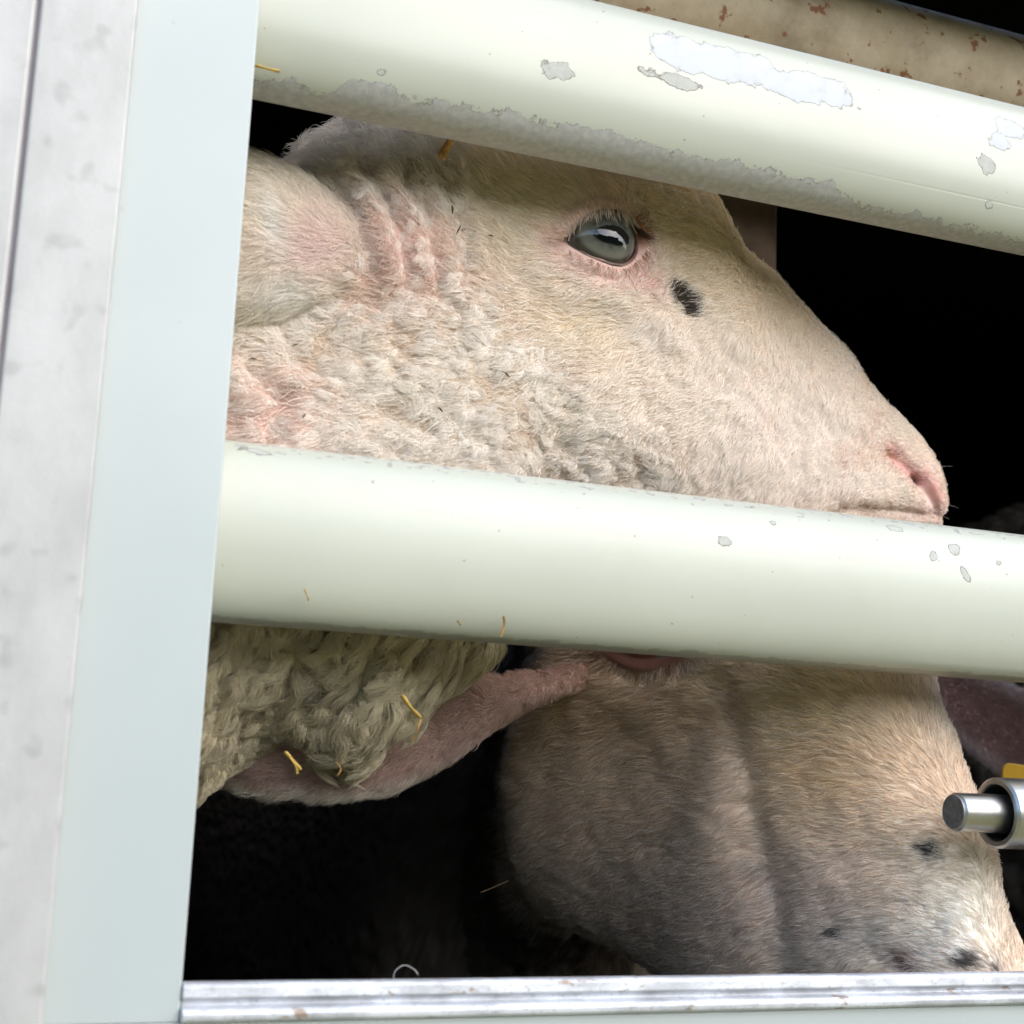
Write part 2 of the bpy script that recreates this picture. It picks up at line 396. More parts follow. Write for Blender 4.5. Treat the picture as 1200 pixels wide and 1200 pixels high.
for px, py, ru, rv, rot, wh in [(850, 637, .0033, .0028, 0, 0), (1118, 645, .0036, .0030, 0, 0), (1095, 653, .0016, .0020, 0, 0), (1131, 672, .0030, .0012, -.9, 0), (1170, 661, .0016, .0013, 0, 0), (905, 612, .002, .0012, 0, 0), (1050, 619, .003, .0012, 0, 0), (300, 530, .006, .002, -.2, 0)]:
    u_, v_, _ = atM(px, py); pa.append((u_, v_, ru, rv, rot, wh))
o.data.materials.append(paint_mat('cream_paint_middle', pa, topchips=(atM(700, 580)[1], .60), lower_grime=.0125, base=(.475, .49, .41)))

# dirty rail and stained upright of the inner partition
p1 = P(1100, 78, .40)
def pipe(name, zc, yc, r, mat, ry=None):
    xs = np.linspace(-.5, 2.28, 60); tube(name, np.c_[xs, np.full(60, yc), np.full(60, zc)], r, mat, trailer, 40)
zt = P(1100, 27, .13)[2]
pipe('inner_rail', zt - .036, .13, .036, m_rust)
xa, xb = P(835, 260, .27)[0], P(905, 260, .27)[0]
box('inner_upright', xa, xb, .262, .30, 1.60, ZT - .002, m_brown, trailer, .003)

# ------------------------------------------------------------------ steel latch bolt on the right
lb = P(1117, 951.5, .010)
latch = empty('latch_bolt', (float(lb[0]), float(lb[1]), float(lb[2])))
tag(latch, 'round steel latch pin sticking out of a thick steel sleeve before the lower sheep', 'latch')
def turned(name, prof, mat, parent, c, n=72, close=True):
    th = np.linspace(0, 2 * np.pi, n, endpoint=False); prof = np.asarray(prof)
    V = np.stack([c[0] + np.repeat(prof[:, 0], n), c[1] + np.outer(prof[:, 1], np.cos(th)).ravel(), c[2] + np.outer(prof[:, 1], np.sin(th)).ravel()], -1)
    Q = grid_quads(len(prof), n)
    me = fast_mesh(name, V, Q, smooth=False); o = link(name, me, mat, parent)
    me.polygons.foreach_set('use_smooth', np.ones(len(Q), bool))
    me.set_sharp_from_angle(angle=R_(25))
    return o
r0 = .0093
turned('pin', [(0.0008, .00001), (0.0008, r0 - .0008), (0.0008, r0 - .0008), (.0016, r0), (.0016, r0), (.19, r0), (.19, .00001)], m_steel, latch, lb)
turned('pin_end', [(-.0001, .00001), (-.0001, r0 - .0011), (.0007, r0 - .0008)], m_steel_end, latch, lb)
sx = P(1166, 951, .010)[0] - lb[0]; r1 = .0172; lc = lb + np.array([0, 0, .0003])
turned('sleeve', [(sx + .05, .0135), (sx + .001, .0135), (sx, .0140), (sx, r1 - .0012), (sx + .0012, r1), (.19, r1), (.19, .0135), (sx + .05, .0135)], m_steel, latch, lc)
box('bracket', lb[0] + .16, lb[0] + .172, .0, .034, lb[2] - .03, lb[2] + .03, m_steel, latch, .001)
box('bracket_arm', lb[0] + .173, .7399, .012, .026, lb[2] - .02, lb[2] + .02, m_steel, latch, .001)

# ------------------------------------------------------------------ sheep
m_skin = attr_mat('sheep_skin', .62, .3, sss=.12)
m_hair = attr_mat('sheep_hair', .6, .2)
_n = m_hair.node_tree; _b = _n.nodes['Principled BSDF']; _t = _n.nodes.new('ShaderNodeBsdfTranslucent'); _m = _n.nodes.new('ShaderNodeMixShader')
_n.links.new(_b.inputs['Base Color'].links[0].from_socket, _t.inputs[0]); _m.inputs[0].default_value = .3
_n.links.new(_b.outputs[0], _m.inputs[1]); _n.links.new(_t.outputs[0], _m.inputs[2]); _n.links.new(_m.outputs[0], _n.nodes['Material Output'].inputs[0])
m_lid = attr_mat('eyelid_skin', .35, .5, sss=.2)
YC = .150                                                    # mid plane of the upper sheep's head
T0 = lambda V: proj(np.stack([V[..., 0], YC - np.abs(V[..., 1]), V[..., 2]], -1))   # head coordinates: where it lies on the upper head
EYE = np.array([(649, 284), (664, 275), (684, 267), (705, 263), (727, 263), (745, 270), (754, 282), (746, 301), (724, 312), (702, 310), (680, 302), (661, 293)], float)
EYEP = catmull(EYE, np.linspace(0, 12, 60, endpoint=False), True)
ER = .0235

def head_profile():
    # (top px, top py, bottom px, bottom py, half width, exponent)
    st = [(545, 140, 590, 655, .074, 2.3), (600, 152, 655, 650, .073, 2.3), (660, 164, 712, 648, .071, 2.35), (722, 178, 770, 648, .070, 2.4), (774, 196, 826, 650, .066, 2.4),
          (799, 228, 870, 655, .058, 2.4), (840, 283, 905, 656, .050, 2.35), (901, 340, 938, 656, .044, 2.3), (962, 394, 972, 652, .039, 2.25), (1001, 447, 1008, 648, .0355, 2.2),
          (1036, 485, 1036, 643, .033, 2.2), (1060, 508, 1058, 638, .0315, 2.15), (1073, 532, 1074, 632, .028, 2.1), (1084, 560, 1086, 626, .021, 2.0), (1088, 588, 1096, 619, .010, 2.0)]
    o = []
    for a, b, c, d, w, e in st:
        t = P(a, b, YC - .004); v = P(c, d, YC)
        o.append((t[0], t[2], v[0], v[2], w, e, 0, .0))
    return o
def build_head(front, back, ns=560, nth=640, fs=1.0, features=None):
    """loft through cross sections; rows: top x,z, bottom x,z, half width, exponent, lateral shift, unused"""
    A = np.array(back + front); n = len(A)
    # sampling: denser around eye and nose
    t = np.linspace(0, n - 1, 4000); c = catmull(A, t); mid = .5 * (c[:, :2] + c[:, 2:4])
    T = T0(np.stack([mid[:, 0], np.full(len(mid), -.0), mid[:, 1]], -1))
    d = np.r_[0, np.linalg.norm(np.diff(T, axis=0), axis=1)]
    w = 1 + 2.2 * np.exp(-((T[:, 0] - 722) / 60) ** 4) + 1.6 * np.exp(-((T[:, 0] - 1085) / 55) ** 4)
    w *= np.where(T[:, 0] < 330, .35, 1.0)
    s = np.cumsum(d * w + 1e-3); tt = np.interp(np.linspace(s[0], s[-1], ns), s, t)
    c = catmull(A, tt)
    th0 = np.linspace(0, 2 * np.pi, 6000)
    dens = 1 + 2.0 * np.exp(-((th0 - R_(302)) / R_(19)) ** 4) + .5 * (th0 > np.pi)
    cs = np.cumsum(dens); th = np.interp(np.linspace(cs[0], cs[-1], nth, endpoint=False), cs, th0)
    ct, sn = np.cos(th), np.sin(th)
    top, bot = c[:, None, :2], c[:, None, 2:4]; e = 2 / c[:, 5:6]
    u = np.sign(ct)[None] * np.abs(ct)[None] ** e; v = np.sign(sn)[None] * np.abs(sn)[None] ** e
    xz = .5 * (top + bot) + .5 * (top - bot) * u[..., None]
    y = c[:, 4:5] * v
    V = np.stack([xz[..., 0], y, xz[..., 1]], -1)
    shift = np.repeat(c[:, 6], nth)
    V = V.reshape(-1, 3)
    Q = grid_quads(ns, nth)
    N = vnormals(V, Q)
    if (N * (V - np.repeat(np.stack([mid_ for mid_ in [.5 * (c[:, 0] + c[:, 2]), c[:, 4] * 0, .5 * (c[:, 1] + c[:, 3])]], -1), nth, 0))).sum() < 0:
        Q = Q[:, ::-1]; N = -N
    side = np.where(V[:, 1] > 0, -1.0, 1.0)                  # fold the far side on to the near one
    Vm, Nm = V * [1, 1, 1], N * [1, 1, 1]; Vm[:, 1] = -np.abs(V[:, 1]); Nm[:, 1] *= side
    T = T0(Vm)
    h = np.zeros(len(V)); k = 1e-3
    # orbit, brow, cheek bone, masseter, tear trough, muzzle
    h += 7 * k * gb(T, 712, 262, 78, 62, 10) + 3.5 * k * gb(T, 712, 208, 60, 22, 8)
    h -= 3.5 * k * gb(T, 830, 430, 70, 60, 35) - 3 * k * gb(T, 740, 365, 75, 26, 28)
    h += 6 * k * gb(T, 640, 470, 120, 110) + 2.5 * k * gb(T, 900, 330, 30, 60, 50)
    h -= 3.2 * k * gb(T, 806, 345, 20, 34, -30)
    h -= 3.0 * k * gb(T, 800, 300, 60, 16, 40)
    h += 1.3 * k * np.exp(-(seg_d(T, [(620, 322), (670, 346), (725, 356), (765, 372), (800, 410)]) / 12) ** 2)
    h += 1.6 * k * np.exp(-(seg_d(T, [(870, 400), (930, 450), (1000, 500)]) / 14) ** 2)
    h += 3.0 * k * gb(T, 985, 560, 60, 40, 20) + 2.0 * k * gb(T, 1062, 500, 26, 16, 45)
    h -= 2.2 * k * gb(T, 1010, 520, 34, 12, 20)
    # nostril: comma slit with a raised wing, mouth line
    sl = seg_d(T, [(1044, 533), (1058, 541), (1070, 552), (1080, 567), (1090, 580), (1098, 596)])
    wd = np.interp(T[:, 0], [1044, 1062, 1080, 1098], [5, 8, 7, 4])
    h -= (3.4 * k) * np.exp(-(sl / wd) ** 2) * (T[:, 0] > 1000)
    h -= 6 * k * gb(T, 1079, 561, 5.5, 7, -30)
    h += 2.4 * k * gb(T, 1092, 572, 6, 16, -22) + 2.2 * k * gb(T, 1064, 572, 14, 10, 45) + 1.6 * k * gb(T, 1058, 524, 14, 7, 38)
    ml = seg_d(T, [(950, 612), (990, 594), (1040, 596), (1085, 603), (1115, 606)])
    h -= 2.6 * k * np.exp(-(ml / 5) ** 2); h += 1.6 * k * gb(T, 1040, 583, 60, 9, 8)
    h *= fs
    h += 1.2 * k * fbm(V, 60, 3) + .5 * k * fbm(V, 180, 5)
    h += .9 * k * fbm(V, 38, 15) * 1.0
    if features: h, extra = features(V, T, h)
    Vm = Vm + Nm * h[:, None]
    # eye: lids wrapped over the eyeball, opening cut back behind it
    def surf(px, py):
        dd = ((T - (px, py)) ** 2).sum(1); i = np.argsort(dd)[:12]; return Vm[i].mean(0), Nm[i].mean(0) / np.linalg.norm(Nm[i].mean(0))
    ep, en = surf(706, 283); en = np.array([en[0] * .6 + .10, en[1], en[2] * .5]); en /= np.linalg.norm(en)
    ec = ep - en * (ER * .73)
    sd_ = poly_sdf(T, [tuple(q) for q in EYEP])
    near = (sd_ < 60) & (np.abs(Vm[:, 1]) > .012)
    dv = Vm - ec; r = np.linalg.norm(dv, axis=1); u_ = dv / r[:, None]
    lid = ER + .0011 + .0012 * np.exp(-((sd_ - 7) / 8) ** 2) - .0016 * np.exp(-((sd_ - 21) / 5) ** 2) * (T[:, 1] < 285) + .0012 * np.exp(-((sd_ - 34) / 12) ** 2) * (T[:, 1] < 285)
    lid -= .0009 * np.exp(-((sd_ - 19) / 5) ** 2) * (T[:, 1] > 300)
    lid -= np.clip(sd_ - 12, 0, 99) * .00022
    z = np.clip((lid - r) / .004, -1, 1); rr = np.where(z > -1, np.maximum(r, lid) + .001 * (1 - z ** 2) * (np.abs(z) < 1) * 1.0, r)
    f = sstep(60, 35, sd_); rr = r + (rr - r) * f
    rr = np.where(near, rr, r)
    cut = sstep(.3, -3.2, sd_) * near; rr = rr + (ER - .0045 - rr) * cut
    Vn = np.where(near[:, None], ec + u_ * rr[:, None], Vm)
    out = Vn.copy(); out[:, 1] = Vn[:, 1] * side
    return dict(V=out, Q=Q, T=T, sd=sd_, near=V[:, 1] <= 0, ec=ec, en=en, shift=shift, ns=ns, nth=nth, h=h, c=c)

def finish_head(H, M):
    """lateral shift of the neck, then place; returns world verts, normals, screen pixels"""
    V = H['V'].copy(); V[:, 1] += H['shift']
    V = V @ M[:3, :3].T + M[:3, 3]
    Q = H['Q']; ns, nth = H['ns'], H['nth']
    return V, Q, vnormals(V, Q), proj(V)
def add_caps(V, Q, ns, nth, col):
    a = V[:nth].mean(0); b = V[-nth:].mean(0); n = len(V)
    V2 = np.vstack([V, a, b]); j = np.arange(nth); j2 = (j + 1) % nth
    q1 = np.stack([j, j2, np.full(nth, n), np.full(nth, n)], -1); q2 = np.stack([j2 + (ns - 1) * nth, j + (ns - 1) * nth, np.full(nth, n + 1), np.full(nth, n + 1)], -1)
    tri = np.vstack([q1[:, :3], q2[:, :3]])
    return V2, tri, np.vstack([col, col[:1], col[-1:]])
def body_mesh(name, V, Q, col, ns, nth, mat, parent):
    V2, tri, c2 = add_caps(V, Q, ns, nth, col)
    me = bpy.data.meshes.new(name); n4, n3 = len(Q), len(tri)
    me.vertices.add(len(V2)); me.vertices.foreach_set('co', V2.ravel())
    me.loops.add(n4 * 4 + n3 * 3); me.loops.foreach_set('vertex_index', np.r_[Q.ravel(), tri.ravel()].astype(np.int32))
    me.polygons.add(n4 + n3); me.polygons.foreach_set('loop_start', np.r_[np.arange(n4) * 4, n4 * 4 + np.arange(n3) * 3].astype(np.int32))
    me.polygons.foreach_set('use_smooth', np.ones(n4 + n3, bool)); me.update(calc_edges=True)
    a = me.color_attributes.new('Col', 'FLOAT_COLOR', 'POINT'); a.data.foreach_set('color', np.c_[c2, np.ones(len(c2))].ravel())
    return link(name, me, mat, parent)

def scatter(V, Q, N, dens, count, seed):
    """random roots on quads weighted by dens per vertex; returns position, normal, vertex index"""
    r = np.random.default_rng(seed)
    ar = np.linalg.norm(np.cross(V[Q[:, 2]] - V[Q[:, 0]], V[Q[:, 3]] - V[Q[:, 1]]), axis=1) * .5
    w = ar * dens[Q].mean(1); cw = np.cumsum(w); f = np.searchsorted(cw, r.random(count) * cw[-1])
    a, b = r.random(count), r.random(count); q = Q[f]
    wt = np.stack([(1 - a) * (1 - b), a * (1 - b), a * b, (1 - a) * b], -1)
    p = (V[q] * wt[..., None]).sum(1); n = (N[q] * wt[..., None]).sum(1); n /= np.linalg.norm(n, axis=1)[:, None]
    return p, n, q[:, 0]
def hair_object(name, pts, rad, col, mat, parent, kind='stuff'):
    n, k = pts.shape[:2]
    cu = bpy.data.hair_curves.new(name); cu.add_curves([k] * n)
    cu.points.foreach_set('position', pts.astype(np.float32).ravel())
    ra = cu.attributes.get('radius') or cu.attributes.new('radius', 'FLOAT', 'POINT')
    ra.data.foreach_set('value', rad.astype(np.float32).ravel())
    ca = cu.attributes.new('Col', 'FLOAT_COLOR', 'CURVE'); ca.data.foreach_set('color', np.c_[col, np.ones(n)].astype(np.float32).ravel())
    o = link(name, cu, mat, parent); o['kind'] = kind
    return o
def groom(p, n, d, L, lift, curl, clump, csize, seed, k=6, wid=.00013, bend=.6, jit=.25, fray=.35):
    """hair points: p roots, n normals, d flow directions, L length, lift 0..1, curl radius, clump 0..1"""
    r = np.random.default_rng(seed); m = len(p)
    d = d - n * (d * n).sum(1)[:, None]; d /= np.linalg.norm(d, axis=1)[:, None] + 1e-9
    b = np.cross(n, d)
    sw = jit * fbm(p, 90, seed) * 2.2 + jit * r.normal(size=m) * .8                    # coherent swirl + noise
    d2 = d * np.cos(sw)[:, None] + b * np.sin(sw)[:, None]; b = np.cross(n, d2)
    s = np.linspace(0, 1, k)[None, :, None]
    lf = (lift * (1 + .5 * r.normal(size=m)))[:, None, None]
    up = lf * (s - bend * s * s)
    Lm = L[:, None, None]
    pts = p[:, None] + Lm * (s * d2[:, None] + up * n[:, None])
    ph = r.random(m) * 6.28; fr = 5 + 4 * r.random(m)
    ang = ph[:, None] + fr[:, None] * s[..., 0]
    cr = (curl * (.6 + .8 * r.random(m)))[:, None] * np.minimum(1, s[..., 0] * 2)
    pts += cr[..., None] * (np.sin(ang)[..., None] * b[:, None] + .5 * np.cos(ang)[..., None] * n[:, None])
    cid = np.zeros(m, int)
    if np.max(clump) > 0:
        stp = max(1, int(csize)); ci = np.arange(0, m, stp); kd = KDTree(len(ci))
        for a, i in enumerate(ci): kd.insert(p[i], a)
        kd.balance(); cid = np.fromiter((kd.find(q)[1] for q in p), int, m)
        g = pts[ci[cid]]; w = (clump * (1 - fray * r.random(m)))[:, None, None] * s ** 1.2
        pts = pts + (g - pts) * w * .9
    rad = np.broadcast_to(wid * (1 - .75 * s[..., 0] ** 1.5), (m, k)) * (.7 + .6 * r.random(m))[:, None]
    return pts, rad, cid
def locks(p, n, d, L, nh, amp, waves, rad_, tip, lift, seed, k=11, wid=.00012, curve=.5):
    """wavy locks of wool: p,n,d per lock; nh hairs follow each wavy guide; returns points, radii, lock index"""
    r = np.random.default_rng(seed); m = len(p)
    d = d - n * (d * n).sum(1)[:, None]; d /= np.linalg.norm(d, axis=1)[:, None] + 1e-9; b = np.cross(n, d)
    s = np.linspace(0, 1, k)[None, :]; ph = r.random(m)[:, None] * 6.28; w = (waves * r.uniform(.7, 1.4, m))[:, None] * 6.28
    A = (amp * r.uniform(.5, 1.5, m))[:, None] * np.minimum(1, s * 3)
    sidew = A * (np.sin(w * s + ph) - np.sin(ph)) + (curve * r.normal(0, 1, m))[:, None] * L[:, None] * s ** 2 * .5
    upw = (lift * r.uniform(.6, 1.4, m))[:, None] * L[:, None] * np.sin(np.pi * np.minimum(s * .95, 1)) * .55 + .45 * A * np.cos(w * s + ph) + .0004
    g = p[:, None] + (L[:, None] * s)[..., None] * d[:, None] + sidew[..., None] * b[:, None] + upw[..., None] * n[:, None]
    G = np.repeat(g, nh, 0); M_ = m * nh; B, Nn, D = np.repeat(b, nh, 0), np.repeat(n, nh, 0), np.repeat(d, nh, 0)
    th = r.random(M_) * 6.28; rr = rad_ * np.sqrt(r.random(M_)); env = (1 - s) ** .6 * (1 - tip) + tip; env = env * np.minimum(1, .55 + s * 2)
    off = (np.cos(th) * rr)[:, None] * env; offn = (np.sin(th) * rr * .6)[:, None] * env
    wob = r.normal(0, rad_ * .42, (M_, k)); wob = np.cumsum(wob, 1) * .5
    sh = r.uniform(-.35, .15, M_)[:, None] * np.repeat(L, nh)[:, None]
    pts = G + (off + wob)[..., None] * B[:, None] + offn[..., None] * Nn[:, None] + (sh * s)[..., None] * D[:, None]
    rad = np.broadcast_to(wid * (1 - .6 * s ** 3), (M_, k)) * r.uniform(.7, 1.3, (M_, 1))
    return pts, rad, np.repeat(np.arange(m), nh)
def fur(c, g=.60):
    """pale fibres are lighter one by one than the coat they add up to"""
    c = np.clip(c, .01, 1); w = sstep(.15, .45, c[:, 0])[:, None]; return np.clip(c ** (1 + (g - 1) * w), .01, .97)
def mixl(c, col, w): return c + (np.array(col) - c) * np.clip(w, 0, 1)[..., None]

def lay_eye(H, M, sheep, tone=1.0, both=True):
    for s in ((1, -1) if both else (1,)):
        ec, en = H['ec'] * [1, s, 1], H['en'] * [1, s, 1]
        Rm = M[:3, :3]; ecw = Rm @ ec + M[:3, 3]; enw = Rm @ en
        # eyeball: sphere with slight corneal bulge, local frame x (towards nose), z up, n out
        xa = Rm @ np.array([1, 0, .02]); xa -= enw * (xa @ enw); xa /= np.linalg.norm(xa); za = np.cross(xa, enw); za = za if za[2] > 0 else -za
        n1, n2 = 40, 72; ph = np.linspace(0.0001, np.pi - .0001, n1); t2 = np.linspace(0, 2 * np.pi, n2, endpoint=False)
        rr = ER * (1 + .035 * np.exp(-(ph / .55) ** 2))
        loc = np.stack([np.outer(rr * np.sin(ph), np.cos(t2)), np.outer(rr * np.cos(ph), np.ones(n2)), np.outer(rr * np.sin(ph), np.sin(t2))], -1).reshape(-1, 3)
        V = ecw + loc[:, :1] * xa + loc[:, 1:2] * enw + loc[:, 2:] * za
        me = fast_mesh('eyeball', V, grid_quads(n1, n2), uv=np.stack([loc[:, 0] / .02, loc[:, 2] / .02], -1))
        if s < 0: me.flip_normals()
        link('eyeball', me, m_eye, sheep)
        # wet lid rim following the opening
        H.setdefault('lidpts', {})
        T = H['T']; cand = np.where(H['near'] & (np.abs(H['sd']) < 25))[0]
        kd = KDTree(len(cand))
        for i in cand: kd.insert((T[i, 0], T[i, 1], 0), int(i))
        kd.balance(); pts = []
        for q in np.vstack([EYEP, EYEP[:1]]):
            v = H['V'][kd.find((q[0], q[1], 0))[1]] * [1, s, 1]
            dd = v - ec; dd /= np.linalg.norm(dd); pts.append(ec + dd * (ER + .0009))
        pts = np.array(pts) @ Rm.T + M[:3, 3]
        ps = pts.copy(); ps[1:-1] = (pts[:-2] + 2 * pts[1:-1] + pts[2:]) / 4; 
        o = tube('eyelid_rim', ps, .0010, m_rim, sheep, 10, cap=False)
        if s > 0: H['rim'] = ps

m_rim, nt_, bs_ = new_mat('wet_lid_edge'); n_ = nz(nt_, coord(nt_), 200, 3)
nt_.links.new(mixc(nt_, n_.ss(.3, .7), (.07, .04, .032), (.24, .13, .10)), bs_.inputs['Base Color']); setin(bs_, rough=.3, coat=.3)
m_eye, nt_, bs_ = new_mat('sheep_eye'); uv_ = coord(nt_, 'UV'); sp_ = nt_.nodes.new('ShaderNodeSeparateXYZ'); nt_.links.new(uv_, sp_.inputs[0])
u_, v_ = X(nt_, sp_.outputs[0]), X(nt_, sp_.outputs[1])
nn = nz(nt_, uv_, 5, 5, .65); u2 = u_ + .05
rad_ = (u2 * u2 * .50 + v_ * v_ * .80).sqrt()
iris = mixc(nt_, nn.ss(.3, .7), (.04, .043, .036), (.11, .12, .105)); iris = mixc(nt_, rad_.ss(.34, .55), iris, (.15, .145, .125))
col_ = mixc(nt_, rad_.ss(.56, .64), iris, (.045, .035, .03)); col_ = mixc(nt_, rad_.ss(.70, .80), col_, (.15, .10, .08))
pv = v_ + .12 + (nn - .5) * .10
pup = ((u2 * (1 / .55)) * (u2 * (1 / .55)) + (pv * (1 / .27)) * (pv * (1 / .27)))
col_ = mixc(nt_, pup.ss(1.1, .75), col_, (.004, .005, .005))
nt_.links.new(col_, bs_.inputs['Base Color']); setin(bs_, rough=.05, coat=.7, coatr=.03, spec=.3)

def tissue(T, sd, wool):
    """pigment of the upper sheep by place on the head"""
    P3 = np.c_[T, np.zeros(len(T))] / 100.
    c = np.tile(np.array([.86, .72, .58]), (len(T), 1))
    c = mixl(c, (.77, .58, .29), .85 * gb(T, 800, 225, 130, 80, 30) + .85 * gb(T, 600, 210, 130, 55, 10) + .75 * gb(T, 905, 330, 45, 90, -45))   # yellow forehead
    c = mixl(c, (.76, .60, .36), .75 * gb(T, 690, 385, 70, 30, 10) + .6 * gb(T, 560, 300, 60, 60))
    c = mixl(c, (.89, .76, .66), .9 * gb(T, 940, 500, 150, 90, 25) + .8 * gb(T, 770, 390, 50, 25, 20))
    c = mixl(c, (.72, .50, .43), .6 * gb(T, 420, 300, 60, 80) + .55 * gb(T, 450, 330, 50, 50) + .4 * gb(T, 560, 330, 60, 30))
    n = fbm(P3, 2.2, 31); c = mixl(c, (.70, .50, .37), .45 * sstep(.1, .6, n) * sstep(300, 450, T[:, 1]))
    pk = np.exp(-(np.maximum(sd - 4, 0) / 13) ** 2) * .8 + .85 * gb(T, 762, 325, 30, 20, 40) + .6 * gb(T, 722, 232, 42, 14, -5) + .6 * gb(T, 706, 325, 45, 14, 12)
    c = mixl(c, (.80, .52, .45), pk)
    c = mixl(c, (.26, .11, .06), sstep(12, 2, sd) * sstep(728, 742, T[:, 0]) * sstep(305, 280, T[:, 1])); c = mixl(c, (.36, .17, .09), 1.0 * gb(T, 752, 268, 9, 22, -15) + .5 * gb(T, 650, 288, 10, 6))
    nos = np.exp(-(seg_d(T, [(1050, 536), (1066, 548), (1078, 562)]) / 9) ** 2) + gb(T, 1094, 575, 9, 30, -18) + .7 * gb(T, 1050, 528, 12, 8, 30)
    c = mixl(c, (.74, .40, .34), nos * 1.1 * (T[:, 0] > 1030))
    c = mixl(c, (.45, .26, .14), .8 * gb(T, 1044, 530, 8, 5, 40))
    c = mixl(c, (.06, .02, .015), 1.2 * gb(T, 1079, 562, 4, 5.5, -30))
    c = mixl(c, (.56, .38, .27), .85 * gb(T, 1010, 594, 42, 11, 8)); c = mixl(c, (.82, .58, .52), .6 * gb(T, 1085, 600, 22, 12))
    sp = poly_sdf(T + np.c_[noise(P3, 22, 8), noise(P3, 22, 9)] * 3.0, [(794, 328), (806, 328), (819, 337), (829, 353), (829, 370), (820, 370), (808, 360), (797, 348)])
    c = mixl(c, (.035, .022, .018), sstep(4.5, -3, sp) * .93)
    return c

def pix_dir(V, M, ang):
    """flow direction given as an angle seen from the trailer side (0 = towards the nose, 90 = up)"""
    a = np.radians(ang); d = np.stack([np.cos(a), np.zeros_like(a), np.sin(a)], -1); return d @ M[:3, :3].T

# ---- upper sheep
def wool_mask(T):
    ln = np.interp(T[:, 1], [100, 170, 250, 330, 420, 480, 540, 700], [505, 540, 560, 560, 640, 720, 800, 860])
    return sstep(45, -45, T[:, 0] - ln + 22 * fbm(np.c_[T, 0 * T[:, 0]], .03, 77))
def up_feat(V, T, h):
    P3 = np.c_[T, V[:, 1] * 2000] / 100.
    w = wool_mask(T); k = 1e-3
    P4 = P3.copy(); P4[:, 0] += .18 * noise(P3, 3, 4); P4[:, 1] += .18 * noise(P3, 3, 6)
    c, s = math.cos(R_(18)), math.sin(R_(18)); an = np.stack([(P4[:, 0] * c + P4[:, 1] * s) * 2.0, (-P4[:, 0] * s + P4[:, 1] * c) * 4.3, P4[:, 2] * 2], -1)
    an2 = np.stack([(P4[:, 0] + P4[:, 1] * .3) * 4.0, (P4[:, 1] - P4[:, 0] * .2) * 1.5, P4[:, 2] * 2], -1)
    lower = sstep(600, 720, T[:, 1]); upz = sstep(350, 250, T[:, 1])
    r1 = 1 - np.abs(noise(an, 1, 50)) * 2; r2 = 1 - np.abs(noise(an2, 1, 51)) * 2
    rid = r1 * (1 - upz) + r2 * upz
    c2, s2 = math.cos(R_(-52)), math.sin(R_(-52)); an3 = np.stack([(P4[:, 0] * c2 + P4[:, 1] * s2) * .9, (-P4[:, 0] * s2 + P4[:, 1] * c2) * 3.0, P4[:, 2]], -1)
    r3 = 1 - np.abs(noise(an3, 1, 52)) * 2.2; rid = rid * (1 - lower) + r3 * lower
    amp = (1.7 + 4.2 * lower + .3 * upz) * k
    h = h + w * amp * rid + w * .8 * k * fbm(P3, 6, 12)
    # ear root and crease behind the jaw
    h += 9 * k * gb(T, 430, 300, 60, 75) - 5 * k * np.exp(-(seg_d(T, [(408, 300), (418, 335), (440, 372), (420, 402)]) / 9) ** 2) * 0
    for x0, x1, a in ((420, 455, 6.0), (460, 495, 5.2), (503, 528, 3.4), (385, 410, 3.0), (545, 560, 2.2)):
        h += a * k * np.exp(-(seg_d(T, [(x0 - 10, 205), (x0 + 16, 260), (x1, 330)]) / 11) ** 2)
    # skin folds low on the neck
    for x in (300, 352): h += 3.5 * k * np.exp(-(seg_d(T, [(x - 25, 420), (x + 8, 470), (x - 6, 540)]) / 14) ** 2)
    H_rid['v'] = rid
    return h, None
H_rid = {}
def pp(a, b, c, d, w, e, sh, y=YC):
    t = P(a, b, y); v = P(c, d, y); return (t[0], t[2], v[0], v[2], w, e, sh, 0)
back1 = [(-1.02, 1.70, -1.00, 1.36, .06, 2.2, .14, 0), (-.98, 1.86, -.97, 1.17, .20, 2.3, .14, 0), (-.82, 1.91, -.80, 1.10, .25, 2.4, .14, 0), (-.55, 1.90, -.52, 1.08, .26, 2.4, .13, 0),
         (-.28, 1.87, -.22, 1.16, .22, 2.4, .11, 0), (-.06, 1.82, -.02, 1.36, .165, 2.4, .075, 0),
         pp(225, 235, 262, 885, .100, 2.5, .018), pp(315, 205, 400, 885, .086, 2.5, .005), pp(395, 150, 510, 812, .080, 2.4, 0), pp(475, 132, 568, 738, .077, 2.35, 0)]
I4 = np.eye(4)
sheep_a = empty('sheep', (.25, .15, 1.72))
tag(sheep_a, 'pale sheep held nose to the right between the two upper rails, its grey eye open', 'sheep', 'sheep inside the trailer')
H1 = build_head(head_profile(), back1, ns=620, nth=660, features=up_feat)
M1 = np.eye(4); M1[1, 3] = YC
V1, Q1, N1, S1 = finish_head(H1, M1)
T1, w1 = H1['T'], wool_mask(H1['T'])
P3 = np.c_[T1, V1[:, 1] * 2000] / 100.
c1 = tissue(T1, H1['sd'], w1)
lowf = sstep(610, 720, T1[:, 1])
wc = mixl(np.tile([.78, .67, .54], (len(T1), 1)), (.66, .50, .34), sstep(.35, -.5, H_rid['v']) * .8)  # gaps between tufts browner: shade and greasy dirt painted in together
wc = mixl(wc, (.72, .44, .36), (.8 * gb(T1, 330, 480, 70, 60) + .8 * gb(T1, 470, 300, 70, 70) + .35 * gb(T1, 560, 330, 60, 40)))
wc = mixl(wc, (.52, .46, .36), .35 * gb(T1, 540, 200, 120, 45))
